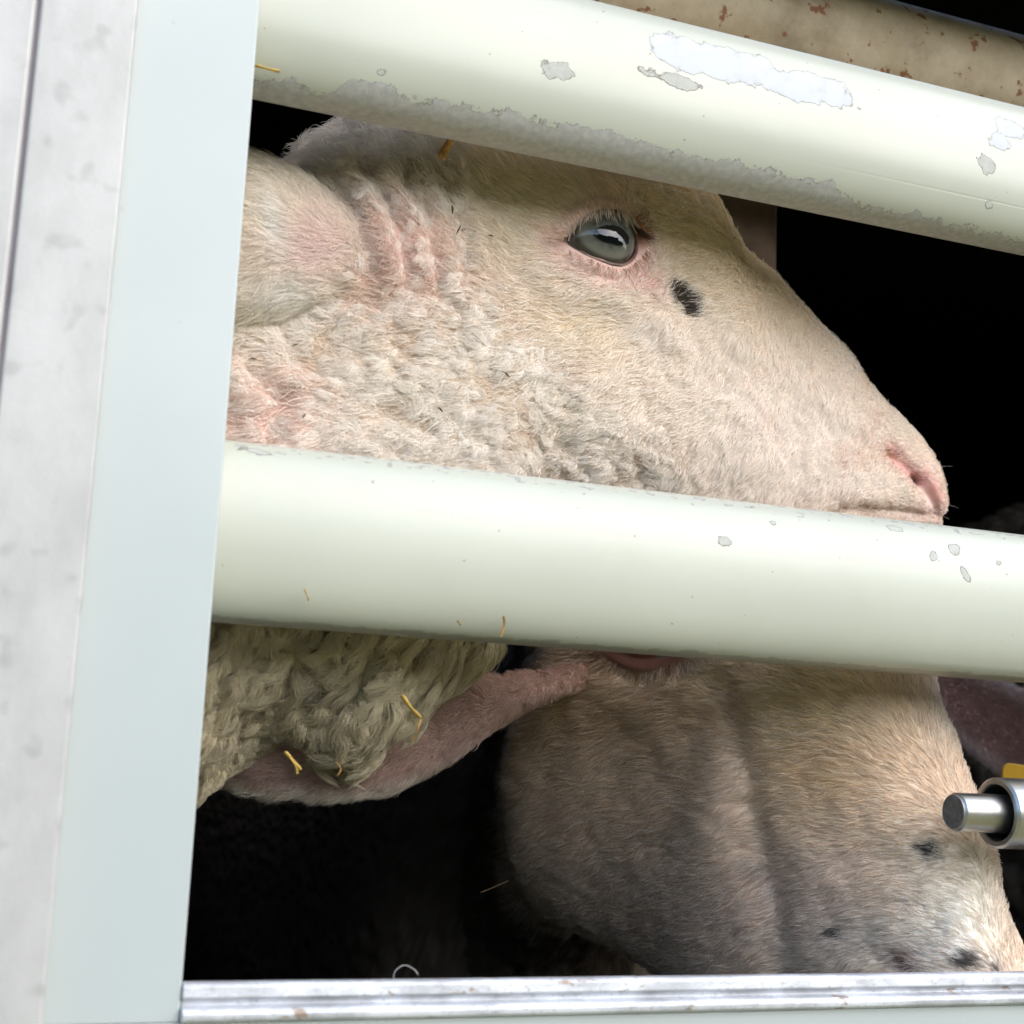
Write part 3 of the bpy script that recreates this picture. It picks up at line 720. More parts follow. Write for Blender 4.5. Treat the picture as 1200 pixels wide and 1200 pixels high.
wc = mixl(wc, (.48, .40, .24), lowf * .95); wc = mixl(wc, (.24, .17, .10), lowf * sstep(.35, -.5, H_rid['v']) * .8)  # hanging wool and its gaps darkened: shade below the middle rail painted in
wc = mixl(wc, (.84, .82, .80), .9 * gb(T1, 440, 158, 105, 34))
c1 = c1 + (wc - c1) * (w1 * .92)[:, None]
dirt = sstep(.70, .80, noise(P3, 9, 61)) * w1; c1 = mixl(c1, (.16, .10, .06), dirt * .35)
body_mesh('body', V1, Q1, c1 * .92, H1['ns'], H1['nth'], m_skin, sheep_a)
lay_eye(H1, M1, sheep_a)

vis = (S1[:, 0] > 130) & (S1[:, 0] < 1240) & (S1[:, 1] > 60) & (S1[:, 1] < 980)
toC = CAM - V1; toC /= np.linalg.norm(toC, axis=1)[:, None]; facing = (N1 * toC).sum(1)
vis &= facing > -.45
noeye = (H1['sd'] > 2.5).astype(float)
slit = seg_d(T1, [(1048, 534), (1066, 548), (1080, 562), (1090, 578), (1097, 598)]); bare_nose = sstep(3, 9, slit) * (1 - .9 * gb(T1, 1097, 575, 9, 26, -15))
# short facial hair
dens = vis * (1 - w1 * .85) * noeye * np.where(T1[:, 0] > 1030, bare_nose, 1) * (1 - .55 * gb(T1, 758, 325, 30, 20, 40)) * (1 - .4 * gb(T1, 722, 236, 30, 10, -5)) + 1e-9
p, n, vi = scatter(V1, Q1, N1, dens, 165000, 11)
t = T1[vi]
ang = np.interp(t[:, 0], [550, 700, 850, 1000, 1110], [170, 186, 205, 200, 150]) + np.interp(t[:, 1], [200, 300, 420, 560], [-30, 0, 22, 30])
ex = np.arctan2(-(t[:, 1] - 281), t[:, 0] - 703); near_e = np.exp(-(np.maximum(H1['sd'][vi], 0) / 26) ** 2)
d = pix_dir(p, M1, ang) * (1 - .7 * near_e)[:, None] + pix_dir(p, M1, np.degrees(ex)) * (near_e * .9)[:, None]
L = np.interp(t[:, 0], [500, 700, 900, 1040, 1100], [.0105, .0090, .0072, .0048, .0030]) * (1 - .62 * np.exp(-(np.maximum(H1['sd'][vi], 0) / 16) ** 2)) * rng.uniform(.65, 1.25, len(p))
pts, rad, cid = groom(p, n, d, L, .44 + 0 * L, L * .03, .34, 10, 12, k=5, wid=.00015, jit=.34)
hc = 1.02 * c1[vi] * rng.uniform(.80, 1.18, (len(p), 1)) ; hc = mixl(hc, (.95, .89, .78), (rng.random(len(p)) < .34) * .7 * (hc[:, 0] > .3))
hc = mixl(hc, (.40, .28, .14), (rng.random(len(p)) < .12) * .6 * (hc[:, 0] > .3) * sstep(450, 300, t[:, 1]))
pale = (hc[:, 0] < .2) & (rng.random(len(p)) < .16); hc[pale] = (.5, .4, .3)
hair_object('facial_hair', pts, rad, fur(hc), m_hair, sheep_a)
# wool: a short fuzz, then wavy locks over it
dens = vis * sstep(.08, .6, w1) + 1e-9
p, n, vi = scatter(V1, Q1, N1, dens, 120000, 21)
t = T1[vi]
F3 = lambda t: np.c_[t, 0 * t[:, 0]]
def wdir(t):
    lo = sstep(610, 720, t[:, 1]); hi = sstep(360, 250, t[:, 1])
    a = 188 + 75 * fbm(F3(t), .014, 5); a = a * (1 - lo) + (240 + 35 * fbm(F3(t), .02, 6)) * lo; return a * (1 - hi) + (258 + 40 * fbm(F3(t), .02, 7)) * hi, lo, hi
ang, lo, hi = wdir(t)
L = (.0068 + .004 * lo) * rng.uniform(.6, 1.3, len(p))
pts, rad, cid = groom(p, n, pix_dir(p, M1, ang), L, .5 + 0 * L, .0007, .4, 25, 22, k=5, wid=.00013, jit=.6)
hc = c1[vi] * rng.uniform(.75, 1.2, (len(p), 1))
hair_object('wool_fuzz', pts, rad, fur(hc), m_hair, sheep_a)
def lock_set(name, cnt, nh, dn, L0, amp, waves, rad_, tip, lift, seed, colf, wid=.00012, curve=.5, g=.6):
    p, n, vi = scatter(V1, Q1, N1, dn, cnt, seed); t = T1[vi]; ang, lo, hi = wdir(t)
    L = L0 * rng.uniform(.6, 1.35, cnt)
    pts, rad, ci = locks(p, n, pix_dir(p, M1, ang + rng.normal(0, 16, cnt)), L, nh, np.full(cnt, amp), np.full(cnt, waves), rad_, tip, np.full(cnt, lift), seed, wid=wid, curve=curve)
    hc = (colf(vi, t) * rng.uniform(.88, 1.08, (cnt, 1)))[ci] * rng.uniform(.86, 1.1, (len(pts), 1))
    hair_object(name, pts, rad, fur(hc, g), m_hair, sheep_a)
loV = sstep(600, 690, T1[:, 1]); hiV = sstep(350, 270, T1[:, 1])
pinkV = np.clip(gb(T1, 330, 470, 60, 55) * .7 + gb(T1, 455, 290, 60, 70) * .75, 0, 1)
cheek = vis * sstep(.12, .7, w1) * (1 - loV) * (1 - .5 * hiV) * (1 - .65 * pinkV) * sstep(-.75, .35, H_rid['v']) + 1e-9
lock_set('fleece', 2600, 44, cheek ** 1.3, .0085, .0008, .8, .0018, .5, .13, 23, lambda vi, t: mixl(c1[vi], (.95, .88, .77), np.full(len(vi), .6)), wid=.0001)
staple = vis * sstep(.3, .8, w1) * loV + 1e-9
lock_set('hanging_fleece', 1800, 62, staple, .0165, .0008, 1.4, .0023, .10, .42, 24, lambda vi, t: mixl(c1[vi], (.76, .67, .46), np.full(len(vi), .35) + .5 * rng.random(len(vi))), wid=.00014, curve=.22, g=.85)  # lock tone held down as well for the shade below the rail

# lashes and whiskers
def strands(name, roots, dirs, L, wid, col, parent, grav=.3, k=6, seed=0):
    r = np.random.default_rng(seed); m = len(roots); s = np.linspace(0, 1, k)[None, :, None]
    L = np.broadcast_to(L, m)[:, None, None]; g = np.array([0, 0, -1.0])
    pts = roots[:, None] + L * (s * dirs[:, None] + grav * s * s * g)
    rad = wid * (1 - .8 * s[..., 0] ** 2) * np.ones((m, 1)); return hair_object(name, pts, rad, np.broadcast_to(col, (m, 3)), m_hair, parent)
def lashes(H, M, parent, seed=3):
    r = np.random.default_rng(seed); T = H['T']
    cand = np.where(H['near'] & (np.abs(H['sd'] - 2.5) < 1.6))[0]; tc = T[cand]
    ec = M[:3, :3] @ H['ec'] + M[:3, 3]; rim = H['rim']; Vv = H['V'] @ M[:3, :3].T + M[:3, 3]; n_ = 230
    q = r.uniform(4, 29, n_); i0 = q.astype(int); f0 = (q - i0)[:, None]; root = rim[i0] * (1 - f0) + rim[i0 + 1] * f0
    o = root - ec; o /= np.linalg.norm(o, axis=1)[:, None]; root = root + o * r.uniform(.0, .0016, (n_, 1)) - pix_dir(i0, M, i0 * 0 + 270.) * r.uniform(0, .0016, (n_, 1))
    an = np.interp(q, [4, 12, 20, 25, 29], [238, 256, 272, 300, 345]) + r.normal(0, 8, n_)
    enw = M[:3, :3] @ H['en']; dr = pix_dir(i0, M, an) * .85 + enw * (.30 + .25 * r.random((n_, 1))) + o * .15; dr /= np.linalg.norm(dr, axis=1)[:, None]
    dark = q > 21
    col = np.where(dark[:, None], (.08, .05, .035), (.72, .62, .52)) * r.uniform(.8, 1.2, (n_, 1))
    strands('eyelashes', root, dr, r.uniform(.0045, .0105, n_) * np.where(dark, 1.15, 1), .00016, col, parent, grav=.12)
    lo_ = cand[(tc[:, 1] > 296)]; pick = r.choice(lo_, 60); o = Vv[pick] - ec; o /= np.linalg.norm(o, axis=1)[:, None]
    dr = o * .5 + pix_dir(pick, M, 300 + r.normal(0, 25, 60)) * .8
    strands('lower_lashes', Vv[pick], dr, r.uniform(.002, .005, 60), .0001, np.array([.30, .17, .10]), parent)
    # long dark brow and tear-corner hairs
    pk = [int(np.argmin(((T - q) ** 2).sum(1) + 1e6 * ~H['near'])) for q in [(745, 248), (750, 252), (738, 244), (726, 240), (660, 230), (745, 330), (730, 322), (748, 250), (742, 246)]]
    dr = pix_dir(pk, M, np.array([-25, -18, 5, 105, 120, 330, 300, 110, 118.])) * .9 + (Vv[pk] - ec) / .05
    dr /= np.linalg.norm(dr, axis=1)[:, None]
    strands('brow_hairs', Vv[pk], dr, np.array([.011, .012, .010, .014, .010, .013, .012, .015, .012]), .00012, np.array([.09, .05, .035]), parent, grav=.25)
lashes(H1, M1, sheep_a)
wh = [int(np.argmin(((T1 - q) ** 2).sum(1))) for q in [(1046, 487), (1098, 548), (1103, 560), (1104, 590), (1102, 602), (1098, 606), (1090, 600), (1060, 590), (1030, 600), (1000, 604)]]
dr = N1[wh] * .7 + pix_dir(wh, M1, np.array([40, 0, -5, -5, -12, -20, -30, -60, -80, -100.]))* .8; dr[0] = pix_dir([0], M1, np.array([42.]))[0]
dr /= np.linalg.norm(dr, axis=1)[:, None]
strands('whiskers', V1[wh], dr, np.array([.009, .009, .006, .009, .010, .008, .006, .006, .006, .006]), .00009, np.array([.5, .46, .42]), sheep_a, grav=.1)

# ---- ears: cupped leaves with fur
m_ear = attr_mat('ear_skin', .6, .3, sss=.2)
def ear(name, spine, half, nrm, parent, skin, hairc, nh, Lh, seed, cup=.35, thick=.004, flow=0, edge=1.6, win=None):
    """spine points, half widths, face normal; the face is convex towards nrm"""
    spine = np.asarray(spine, float); k = len(spine); n1, n2 = 110, 120; t = np.linspace(0, k - 1, n1)
    c = catmull(spine, t); hw = catmull(np.asarray(half)[:, None], t)[:, 0]
    tg = np.gradient(c, axis=0); tg /= np.linalg.norm(tg, axis=1)[:, None]
    nr = np.asarray(nrm, float); nr = nr - tg * (tg @ nr)[:, None]; nr /= np.linalg.norm(nr, axis=1)[:, None]; wd = np.cross(tg, nr)
    th = np.linspace(0, 2 * np.pi, n2, endpoint=False); cx, sx_ = np.cos(th), np.sin(th)
    V = c[:, None] + hw[:, None, None] * cx[None, :, None] * wd[:, None] + (cup * hw[:, None] * (1 - cx[None] ** 2) + (thick * np.minimum(1, hw / .01))[:, None] * sx_[None])[..., None] * nr[:, None]
    V = V.reshape(-1, 3); Q = grid_quads(n1, n2); N = vnormals(V, Q)
    if (N.reshape(n1, n2, 3)[:, n2 // 4] * nr).sum() < 0: Q = Q[:, ::-1]; N = -N
    V = V + N * (fbm(V, 60, seed) * .0015)[:, None]
    cc = np.repeat(cx[None], n1, 0).ravel(); tt = np.repeat(t / (k - 1), n2)
    col = skin(tt, cc, V); V2, tri, c2 = add_caps(V, Q, n1, n2, col)
    body_mesh(name, V, Q, col * .9, n1, n2, m_ear, parent)
    o = bpy.data.objects[-1] if False else None
    toC = CAM - V; fc = (N * toC).sum(1) / np.linalg.norm(toC, axis=1)
    dens = sstep(-.5, -.2, fc) * (1 + edge * np.abs(cc) ** 6)
    if win is not None:
        s = proj(V); dens = dens * ((s[:, 0] > win[0]) & (s[:, 0] < win[1]))
    p, n, vi = scatter(V, Q, N, dens + 1e-9, nh, seed)
    wdv = np.repeat(wd, n2, 0)[vi]; tgv = np.repeat(tg, n2, 0)[vi]; ce = cc[vi]
    d = tgv * (1 - .3 * np.abs(ce))[:, None] + wdv * (ce * .9 + flow)[:, None]
    L = Lh * (.75 + .6 * np.abs(ce) ** 4) * np.random.default_rng(seed).uniform(.6, 1.3, len(p))
    pts, rad, cid = groom(p, n, d, L, .40 + 0 * L, L * .04, .55, 16, seed, k=6, wid=.00012, jit=.42)
    hc = hairc(tt[vi], ce, p) * rng.uniform(.72, 1.3, (len(p), 1))
    return pts, rad, hc
def sm(*a): return np.array(a, float)
YE = .062
def skin_e(t, c, V): 
    s = proj(V); k = np.tile([.66, .52, .44], (len(V), 1)); k = mixl(k, (.72, .48, .44), .8 * gb(s, 365, 300, 50, 45)); return mixl(k, (.55, .46, .32), .6 * gb(s, 330, 360, 60, 25))
def hair_e(t, c, V):
    s = proj(V); k = np.tile([.80, .69, .54], (len(V), 1)); k = mixl(k, (.74, .52, .47), .75 * gb(s, 375, 290, 55, 45)); k = mixl(k, (.55, .48, .32), .8 * gb(s, 320, 365, 80, 25) + .6 * gb(s, 300, 190, 60, 25))
    return mixl(k, (.86, .82, .76), .8 * gb(s, 330, 265, 14, 40, -15) + .6 * gb(s, 345, 340, 50, 14, 10))
sp1 = [P(485, 352, .086), P(440, 325, .079), P(397, 302, .074), P(340, 284, .072), P(270, 276, .074), P(190, 280, .082), P(120, 292, .095), P(80, 300, .105)]
a1 = ear('ear', sp1, [.003, .011, .0215, .0335, .040, .036, .024, .004], (-.1, -1, .12), sheep_a, skin_e, hair_e, 36000, .0135, 41, cup=.32, thick=.0055, win=(170, 520))
hair_object('ear_fur', *a1[:2], fur(a1[2]), m_hair, sheep_a)
# far ear of the upper sheep, behind its head
sp = [P(470, 215, .215), P(430, 225, .24), P(370, 250, .27), P(300, 270, .30), P(230, 290, .32)]
a_ = ear('ear', sp, [.006, .024, .032, .022, .003], (0, 1, .1), sheep_a, skin_e, hair_e, 3000, .010, 42)
hair_object('ear_fur', *a_[:2], fur(a_[2]), m_hair, sheep_a)

# ---- lower sheep: the same head pattern turned towards the opening
PSI, DEL, ROL = R_(-75), R_(29), R_(0.5)                                   # turned towards the camera side, nose further down
E0 = P(705, 280, YC - .072); E0[1] = 0
def low_matrix(target):
    c, s = math.cos(DEL), math.sin(DEL); Rp = np.array([[c, 0, s], [0, 1, 0], [-s, 0, c]])
    c, s = math.cos(PSI), math.sin(PSI); Rz = np.array([[c, -s, 0], [s, c, 0], [0, 0, 1]])
    c, s = math.cos(ROL), math.sin(ROL); Rr = np.array([[1, 0, 0], [0, c, -s], [0, s, c]])
    Rm = Rz @ Rp @ Rr; M = np.eye(4); M[:3, :3] = Rm
    e = np.array([E0[0], -.080, E0[2]]); M[:3, 3] = target - Rm @ e
    return M
M2 = low_matrix(P(773, 745, .17))
def low_feat(V, T, h):
    k = 1e-3
    W2 = V @ M2[:3, :3].T + M2[:3, 3]; s = proj(W2); near = V[:, 1] < .0
    g = seg_d(s, [(835, 800), (862, 850), (880, 930), (896, 1010), (912, 1090), (920, 1150)])
    h -= 4.2 * k * np.exp(-(g / 22) ** 2) * near
    h += 5.0 * k * gb(s, 835, 930, 36, 80, 12) + 2.0 * k * gb(s, 1000, 900, 60, 90)
    w = sstep(560, 500, T[:, 0]); P3 = np.c_[T, V[:, 1] * 2000] / 100.
    h = h + w * 3 * k * (1 - np.abs(noise(P3, 3.2, 90)) * 2)
    return h, None
ex0 = P(560, 400, YC); 
hp2 = [(a, b, c - .008 * j_, d - .055 * j_, w * f_, e_, sh0, 0) for (a, b, c, d, w, e, _, _), sh0, e_, j_, f_ in zip(head_profile(), [-.026, -.016, -.006, -.0] + [0.] * 11, [2.0, 2.0, 2.05, 2.15, 2.25, 2.35, 2.35, 2.3, 2.25, 2.2, 2.2, 2.15, 2.1, 2, 2], [1, 1, 1, 1, .95, .85, .7, .5, .32, .18, .06, 0, 0, 0, 0], [1.30, 1.26, 1.16, 1.10, 1.08] + [1.12, 1.15, 1.12, 1.08] + [1.0] * 6)]
p0 = np.array([.5 * (hp2[0][0] + hp2[0][2]), .5 * (hp2[0][1] + hp2[0][3])]); back2 = []
for dd, hh, ww, dr, sh_ in [(1.12, .04, .04, .20, .30), (1.08, .17, .16, .20, .30), (.85, .27, .24, .20, .30), (.55, .29, .25, .19, .27), (.32, .25, .20, .14, .16), (.18, .14, .10, .05, .05), (.06, .110, .080, .02, .0)]:
    cc = p0 + dd * np.array([-math.cos(DEL), -math.sin(DEL)]); upv = np.array([-math.sin(DEL), math.cos(DEL)]); cc = cc - dr * upv; tp, bt = cc + hh * upv, cc - hh * upv
    back2.append((tp[0], tp[1], bt[0], bt[1], ww, 2.3, sh_, 0))
sheep_b = empty('sheep', (.35, .2, 1.5))
tag(sheep_b, 'sheep in the lower opening with dark spotted muzzle pointing down and a drooping pink ear', 'sheep', 'sheep inside the trailer')
H2 = build_head(hp2, back2, ns=460, nth=520, fs=.5, features=low_feat)
# neck and body of this sheep turn back into the dark instead of following the head
Vl = H2['V'].copy(); xw = Vl[:, 0]
V2_ = Vl.copy(); V2_[:, 1] += H2['shift']
Wd = V2_ @ M2[:3, :3].T + M2[:3, 3]
V2, Q2 = Wd, H2['Q']; N2 = vnormals(V2, Q2); S2 = proj(V2); T2 = H2['T']
c2 = np.tile([.84, .67, .50], (len(T2), 1)); P3 = np.c_[S2, V2[:, 1] * 1500] / 100.
c2 = mixl(c2, (.66, .54, .31), .8 * gb(S2, 940, 820, 120, 60)); c2 = mixl(c2, (.76, .54, .29), .7 * gb(S2, 960, 910, 60, 60))
c2 = mixl(c2, (.80, .63, .52), .8 * gb(S2, 930, 1060, 120, 70) + .6 * gb(S2, 860, 900, 30, 90, 12))
c2 = mixl(c2, (.90, .86, .78), .9 * gb(S2, 1130, 1070, 60, 70) + .7 * gb(S2, 1120, 830, 30, 50) + .4 * gb(S2, 1020, 1110, 90, 40))
c2 = mixl(c2, (.68, .50, .34), .6 * sstep(850, 740, S2[:, 0])); c2 = mixl(c2, (.12, .05, .032), 1.0 * np.exp(-(np.maximum(H2['sd'], 0) / 12) ** 2))  # left cheek browner: its fade into shade painted in
c2 = mixl(c2, (.10, .08, .06), sstep(520, 440, T2[:, 0]) * .97)  # neck and body near-black: interior shade painted into the fleece
c2 = mixl(c2, (.48, .26, .19), .9 * gb(T2, 1092, 572, 12, 26, -18) + .7 * np.exp(-(seg_d(T2, [(1050, 536), (1066, 548), (1078, 562)]) / 9) ** 2))
for x, y, rx, ry, st in [(1091, 1000, 15, 10, 1), (979, 1096, 10, 8, .95), (1107, 1091, 9, 7, .6), (1134, 1128, 24, 13, .9), (1168, 1134, 9, 6, .8), (1036, 1092, 9, 6, .45), (1008, 1108, 4, 4, .7), (888, 1022, 14, 10, .45), (872, 1012, 8, 6, .35), (1062, 1060, 6, 4, .5), (1083, 1060, 4, 3, .5), (739, 896, 3, 3, .9), (1085, 1068, 8, 5, .3)]:
    q = S2 + np.c_[noise(P3, 14, 18), noise(P3, 14, 19)] * 3.5
    c2 = mixl(c2, (.05, .04, .04), st * sstep(1.25, .45, np.hypot((q[:, 0] - x) / rx, (q[:, 1] - y) / ry)))
c2 = mixl(c2, (.22, .10, .07), 1.0 * gb(S2, 1061, 1128, 17, 14, 30))
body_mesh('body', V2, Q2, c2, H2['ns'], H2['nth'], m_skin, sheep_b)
lay_eye(H2, M2, sheep_b); lashes(H2, M2, sheep_b, 8)
toC = CAM - V2; toC /= np.linalg.norm(toC, axis=1)[:, None]; facing = (N2 * toC).sum(1)
vis = (facing > -.45) & (S2[:, 0] > 480) & (S2[:, 0] < 1260) & (S2[:, 1] > 690) & (S2[:, 1] < 1230)
p, n, vi = scatter(V2, Q2, N2, vis * (H2['sd'] > 2.5) * (T2[:, 0] > 380) + 1e-9, 160000, 51)
t = T2[vi]; s = S2[vi]
ang = np.interp(t[:, 0], [450, 700, 850, 1000, 1110], [205, 195, 200, 195, 150]) + np.interp(t[:, 1], [200, 300, 420, 560], [-30, 0, 22, 30])
d = pix_dir(p, M2, ang)
near_e = np.exp(-(np.maximum(H2['sd'][vi], 0) / 26) ** 2); ex = np.arctan2(-(t[:, 1] - 281), t[:, 0] - 703)
d = d * (1 - .7 * near_e)[:, None] + pix_dir(p, M2, np.degrees(ex)) * (near_e * .9)[:, None]
L = np.interp(t[:, 0], [500, 700, 900, 1040, 1100], [.0120, .0100, .0080, .0055, .0035]) * rng.uniform(.65, 1.25, len(p))
pts, rad, cid = groom(p, n, d, L, .34 + 0 * L, L * .02, .40, 12, 52, k=5, wid=.00015, jit=.28)
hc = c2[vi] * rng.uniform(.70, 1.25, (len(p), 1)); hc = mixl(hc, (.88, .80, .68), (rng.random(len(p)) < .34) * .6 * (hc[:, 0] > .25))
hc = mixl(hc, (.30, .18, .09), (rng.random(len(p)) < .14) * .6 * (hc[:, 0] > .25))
hair_object('facial_hair', pts, rad, fur(hc, .84), m_hair, sheep_b)  # coat kept darker: shade of the lower opening put into the hair colour

def skin_f(t, c, V): return mixl(np.tile([.50, .32, .26], (len(V), 1)), (.58, .46, .37), sstep(.4, 1, np.abs(c)))
def hair_f(t, c, V): return mixl(np.tile([.58, .40, .33], (len(V), 1)), (.80, .72, .60), sstep(.55, .95, np.abs(c)) * sstep(.25, .6, t))
YF = .15
sp = [P(690, 792, YF + .05), P(630, 806, YF + .014), P(570, 826, YF), P(500, 852, YF), P(430, 868, YF), P(350, 872, YF + .002), P(270, 868, YF + .008), P(215, 862, YF + .015)]
a_ = ear('ear', sp, [.006, .008, .0135, .022, .027, .025, .019, .004], (0, -1, -.25), sheep_b, skin_f, hair_f, 34000, .0085, 61, cup=.25, win=(180, 700))
hair_object('ear_fur', *a_[:2], fur(a_[2], .9), m_hair, sheep_b)  # ear fur darkened too for the lower opening's shade
YG = .26
sp = [P(1085, 790, YG), P(1120, 815, YG), P(1160, 842, YG), P(1210, 872, YG), P(1270, 900, YG + .01), P(1330, 925, YG + .02)]
def skin_g(t, c, V): return mixl(np.tile([.20, .12, .11], (len(V), 1)), (.32, .26, .26), sstep(.5, 1, np.abs(c)))
a_ = ear('ear', sp, [.012, .020, .026, .027, .018, .003], (-.1, -1, -.2), sheep_b, skin_g, lambda t, c, V: skin_g(t, c, V) * 1.1, 22000, .006, 62, cup=-.3)
hair_object('ear_fur', *a_[:2], fur(a_[2], .9), m_hair, sheep_b)
# yellow ear tag on the far ear
tg0 = P(1190, 899, YG - .03)
def rounded(name, w, h, d, c, mat, rotz=0, rad=.006):
    pr_ = []
    for cx, cz, a0 in ((w / 2 - rad, h / 2 - rad, 0), (-w / 2 + rad, h / 2 - rad, 90), (-w / 2 + rad, -h / 2 + rad, 180), (w / 2 - rad, -h / 2 + rad, 270)):
        for k in range(6): a = R_(a0 + k * 18); pr_.append((cx + rad * math.cos(a), cz + rad * math.sin(a)))
    V = [(x, y, z) for y in (-d / 2, d / 2) for x, z in pr_]; n = len(pr_)
    Fc = [tuple(range(n)), tuple(range(2 * n - 1, n - 1, -1))] + [(i, n + i, n + (i + 1) % n, (i + 1) % n) for i in range(n)]
    me = bpy.data.meshes.new(name); me.from_pydata(V, [], Fc); o = link(name, me, mat); o.location = c; o.rotation_euler = (0, rotz, 0); bevel(o, .0005); return o
o = rounded('ear_tag', .040, .034, .0018, tg0 + np.array([.008, 0, -.0155]), m_tag, R_(4))
tag(o, 'yellow plastic ear tag hanging from the far ear, behind the steel sleeve', 'ear tag')

# ---- third sheep, a dark woolly back deep inside on the right
sheep_c = empty('sheep', (1.2, .95, 1.5))
tag(sheep_c, 'dim woolly back of another sheep in the dark behind the pink nose', 'sheep', 'sheep inside the trailer')
q0 = P(1215, 600, .80)
xs = np.array([-.10, -.07, 0, .12, .35, .65, .85, .93]) + q0[0]
tops = np.array([-.20, -.10, -.01, .035, .06, .05, -.04, -.20]) + q0[2]; bots = np.array([-.35, -.48, -.56, -.60, -.60, -.58, -.5, -.35]) + q0[2]; ws = [.03, .12, .18, .23, .25, .24, .15, .03]
tt = np.linspace(0, 7, 150); A = catmull(np.c_[xs, tops, bots, ws], tt); th = np.linspace(0, 2 * np.pi, 160, endpoint=False)
V = np.stack([np.repeat(A[:, 0], 160), .80 + .10 + np.outer(A[:, 3], np.sin(th)).ravel(), (np.outer(.5 * (A[:, 1] - A[:, 2]), np.cos(th)) + .5 * (A[:, 1] + A[:, 2])[:, None]).ravel()], -1)
Q = grid_quads(150, 160); N = vnormals(V, Q)
if (N * (V - V.mean(0))).sum() < 0: Q = Q[:, ::-1]; N = -N
V = V + N * ((1 - np.abs(noise(V, 34, 5)) * 2) * .010 + fbm(V, 90, 6) * .006)[:, None]; N = vnormals(V, Q)
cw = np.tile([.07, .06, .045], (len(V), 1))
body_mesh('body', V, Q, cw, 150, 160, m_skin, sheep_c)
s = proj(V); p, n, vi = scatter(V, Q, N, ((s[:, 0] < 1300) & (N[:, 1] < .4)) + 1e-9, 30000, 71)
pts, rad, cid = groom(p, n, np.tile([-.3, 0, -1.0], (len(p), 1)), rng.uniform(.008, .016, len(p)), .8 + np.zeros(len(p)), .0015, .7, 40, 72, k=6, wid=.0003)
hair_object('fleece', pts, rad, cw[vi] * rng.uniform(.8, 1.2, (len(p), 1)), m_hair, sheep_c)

# ------------------------------------------------------------------ straw and chaff
def straw(pts, wid, mat, label, name='straw', flat=.45, seed=0):
    pts = np.array([P(*q) for q in pts]); t = np.linspace(0, len(pts) - 1, 14); c = catmull(pts, t)
    r = wid * (.85 + .15 * np.sin(np.linspace(0, 9, 14))); r[0] *= .7; r[-1] *= .6
    o = tube(name, c, r, mat, None, 7, True, flat); tag(o, label, 'straw', 'loose bits of straw'); return o
yr = .034 - .020
vU = P(312, 80, .018)
straw([(293, 75, .0165), (312, 80, .0155), (328, 84, .0152)], .0011, m_straw, 'golden straw stub stuck to the upper rail beside the post')
straw([(536, 146, .050), (531, 158, .056), (524, 172, .058), (517, 186, .060)], .0026, m_straw_d, 'thick brown stalk hanging below the upper rail on the fleece', flat=.8)
straw([(471, 815, .045), (481, 829, .046), (492, 841, .048)], .0017, m_straw, 'broad golden straw in the wool below the middle rail')
straw([(493, 842, .047), (489, 856, .048), (484, 868, .050)], .0006, m_straw_d, 'thin dark stem under the broad golden straw in the wool')
straw([(334, 881, .045), (343, 891, .046), (352, 902, .048)], .0013, m_straw, 'split golden straw lowest in the wool near the post')
straw([(340, 888, .045), (347, 899, .046), (348, 907, .048)], .0006, m_straw, 'fine fork of the lowest golden straw near the post')
straw([(393, 893, .050), (398, 898, .050), (399, 904, .050), (395, 909, .050)], .0005, m_straw_d, 'small curled stem on the drooping ear edge')
straw([(590, 722, .0145), (591, 731, .0150), (587, 746, .0160)], .0007, m_straw_d, 'upright brown sliver on the lower edge of the middle rail')
straw([(357, 690, .0122), (360, 698, .0122), (362, 704, .0124)], .0006, m_straw, 'tiny straw crumb on the middle rail near the post')
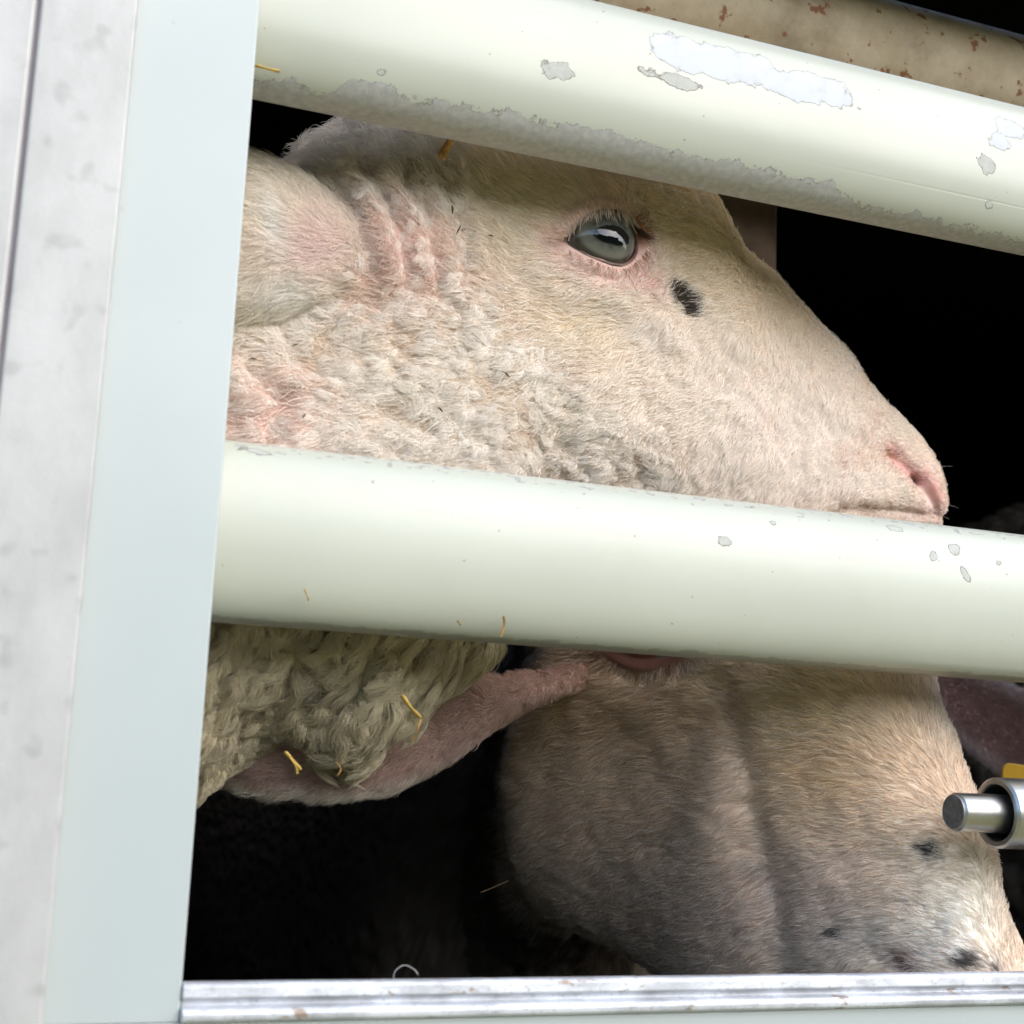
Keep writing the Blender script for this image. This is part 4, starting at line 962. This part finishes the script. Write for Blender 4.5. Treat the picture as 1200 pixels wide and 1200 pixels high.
straw([(536, 727, .0146), (540, 733, .0149)], .0006, m_straw_d, 'small brown crumb left of the upright sliver on the middle rail')
straw([(563, 1046, .16), (578, 1040, .16), (596, 1032, .16)], .0005, m_debris, 'faint dark straw caught beside the lower cheek in the shadow')  # dark material stands in for the shadow around this straw
straw([(461, 1149, .012), (463, 1138, .012), (474, 1131, .012), (485, 1136, .012), (490, 1142, .012)], .00022, m_alu, 'single curled wool hair standing on the sill', name='wool_hair', flat=1)
# chaff in the fleece: little dark crumbs, each its own
def nearest(px, py):
    k = np.where(facing1 > .1)[0]; i = k[np.argmin(((S1[k] - (px, py)) ** 2).sum(1))]; return V1[i] + N1[i] * .004
toC = CAM - V1; toC /= np.linalg.norm(toC, axis=1)[:, None]; facing1 = (N1 * toC).sum(1)
def crumb(px, py, l, a):
    c = nearest(px, py); a = R_(a); d = np.array([math.cos(a), -.1, math.sin(a)]) * l
    pts = np.array([c - d, c - d * .3 + [0, -.0003, .0003], c + d * .4 + [0, -.0003, 0], c + d]); r = np.array([.0002, .00055, .0006, .0002])
    return tube('chaff', pts, r, m_debris, None, 6, True, .6)
for (px, py, l, a, lb_) in [(529, 274, .0026, 70, 'dark chaff crumb in the fleece under the brown stalk'), (524, 250, .0022, 100, 'thin dark chaff between brown stalk and eye'), (294, 425, .002, 10, 'dark chaff crumb in the neck wool close to the post'),
                            (345, 407, .0016, 30, 'dark chaff crumb below the ear'), (588, 438, .0024, -35, 'brown chaff flake in the cheek wool below the eye'), (361, 489, .0014, 60, 'dark chaff crumb just above the middle rail'),
                            (514, 480, .0015, -40, 'dark chaff speck in the cheek wool above the middle rail'), (570, 281, .0013, 0, 'small chaff speck left of the eye'), (262, 786, .0024, 30, 'dark chaff crumb in the wool under the middle rail by the post'),
                            (258, 810, .002, 55, 'second dark chaff crumb under the middle rail by the post'), (320, 790, .0018, 30, 'dark chaff crumb in shaded wool left of the broad straw')]:
    tag(crumb(px, py, l, a), lb_, 'chaff', 'bits of chaff in the wool')
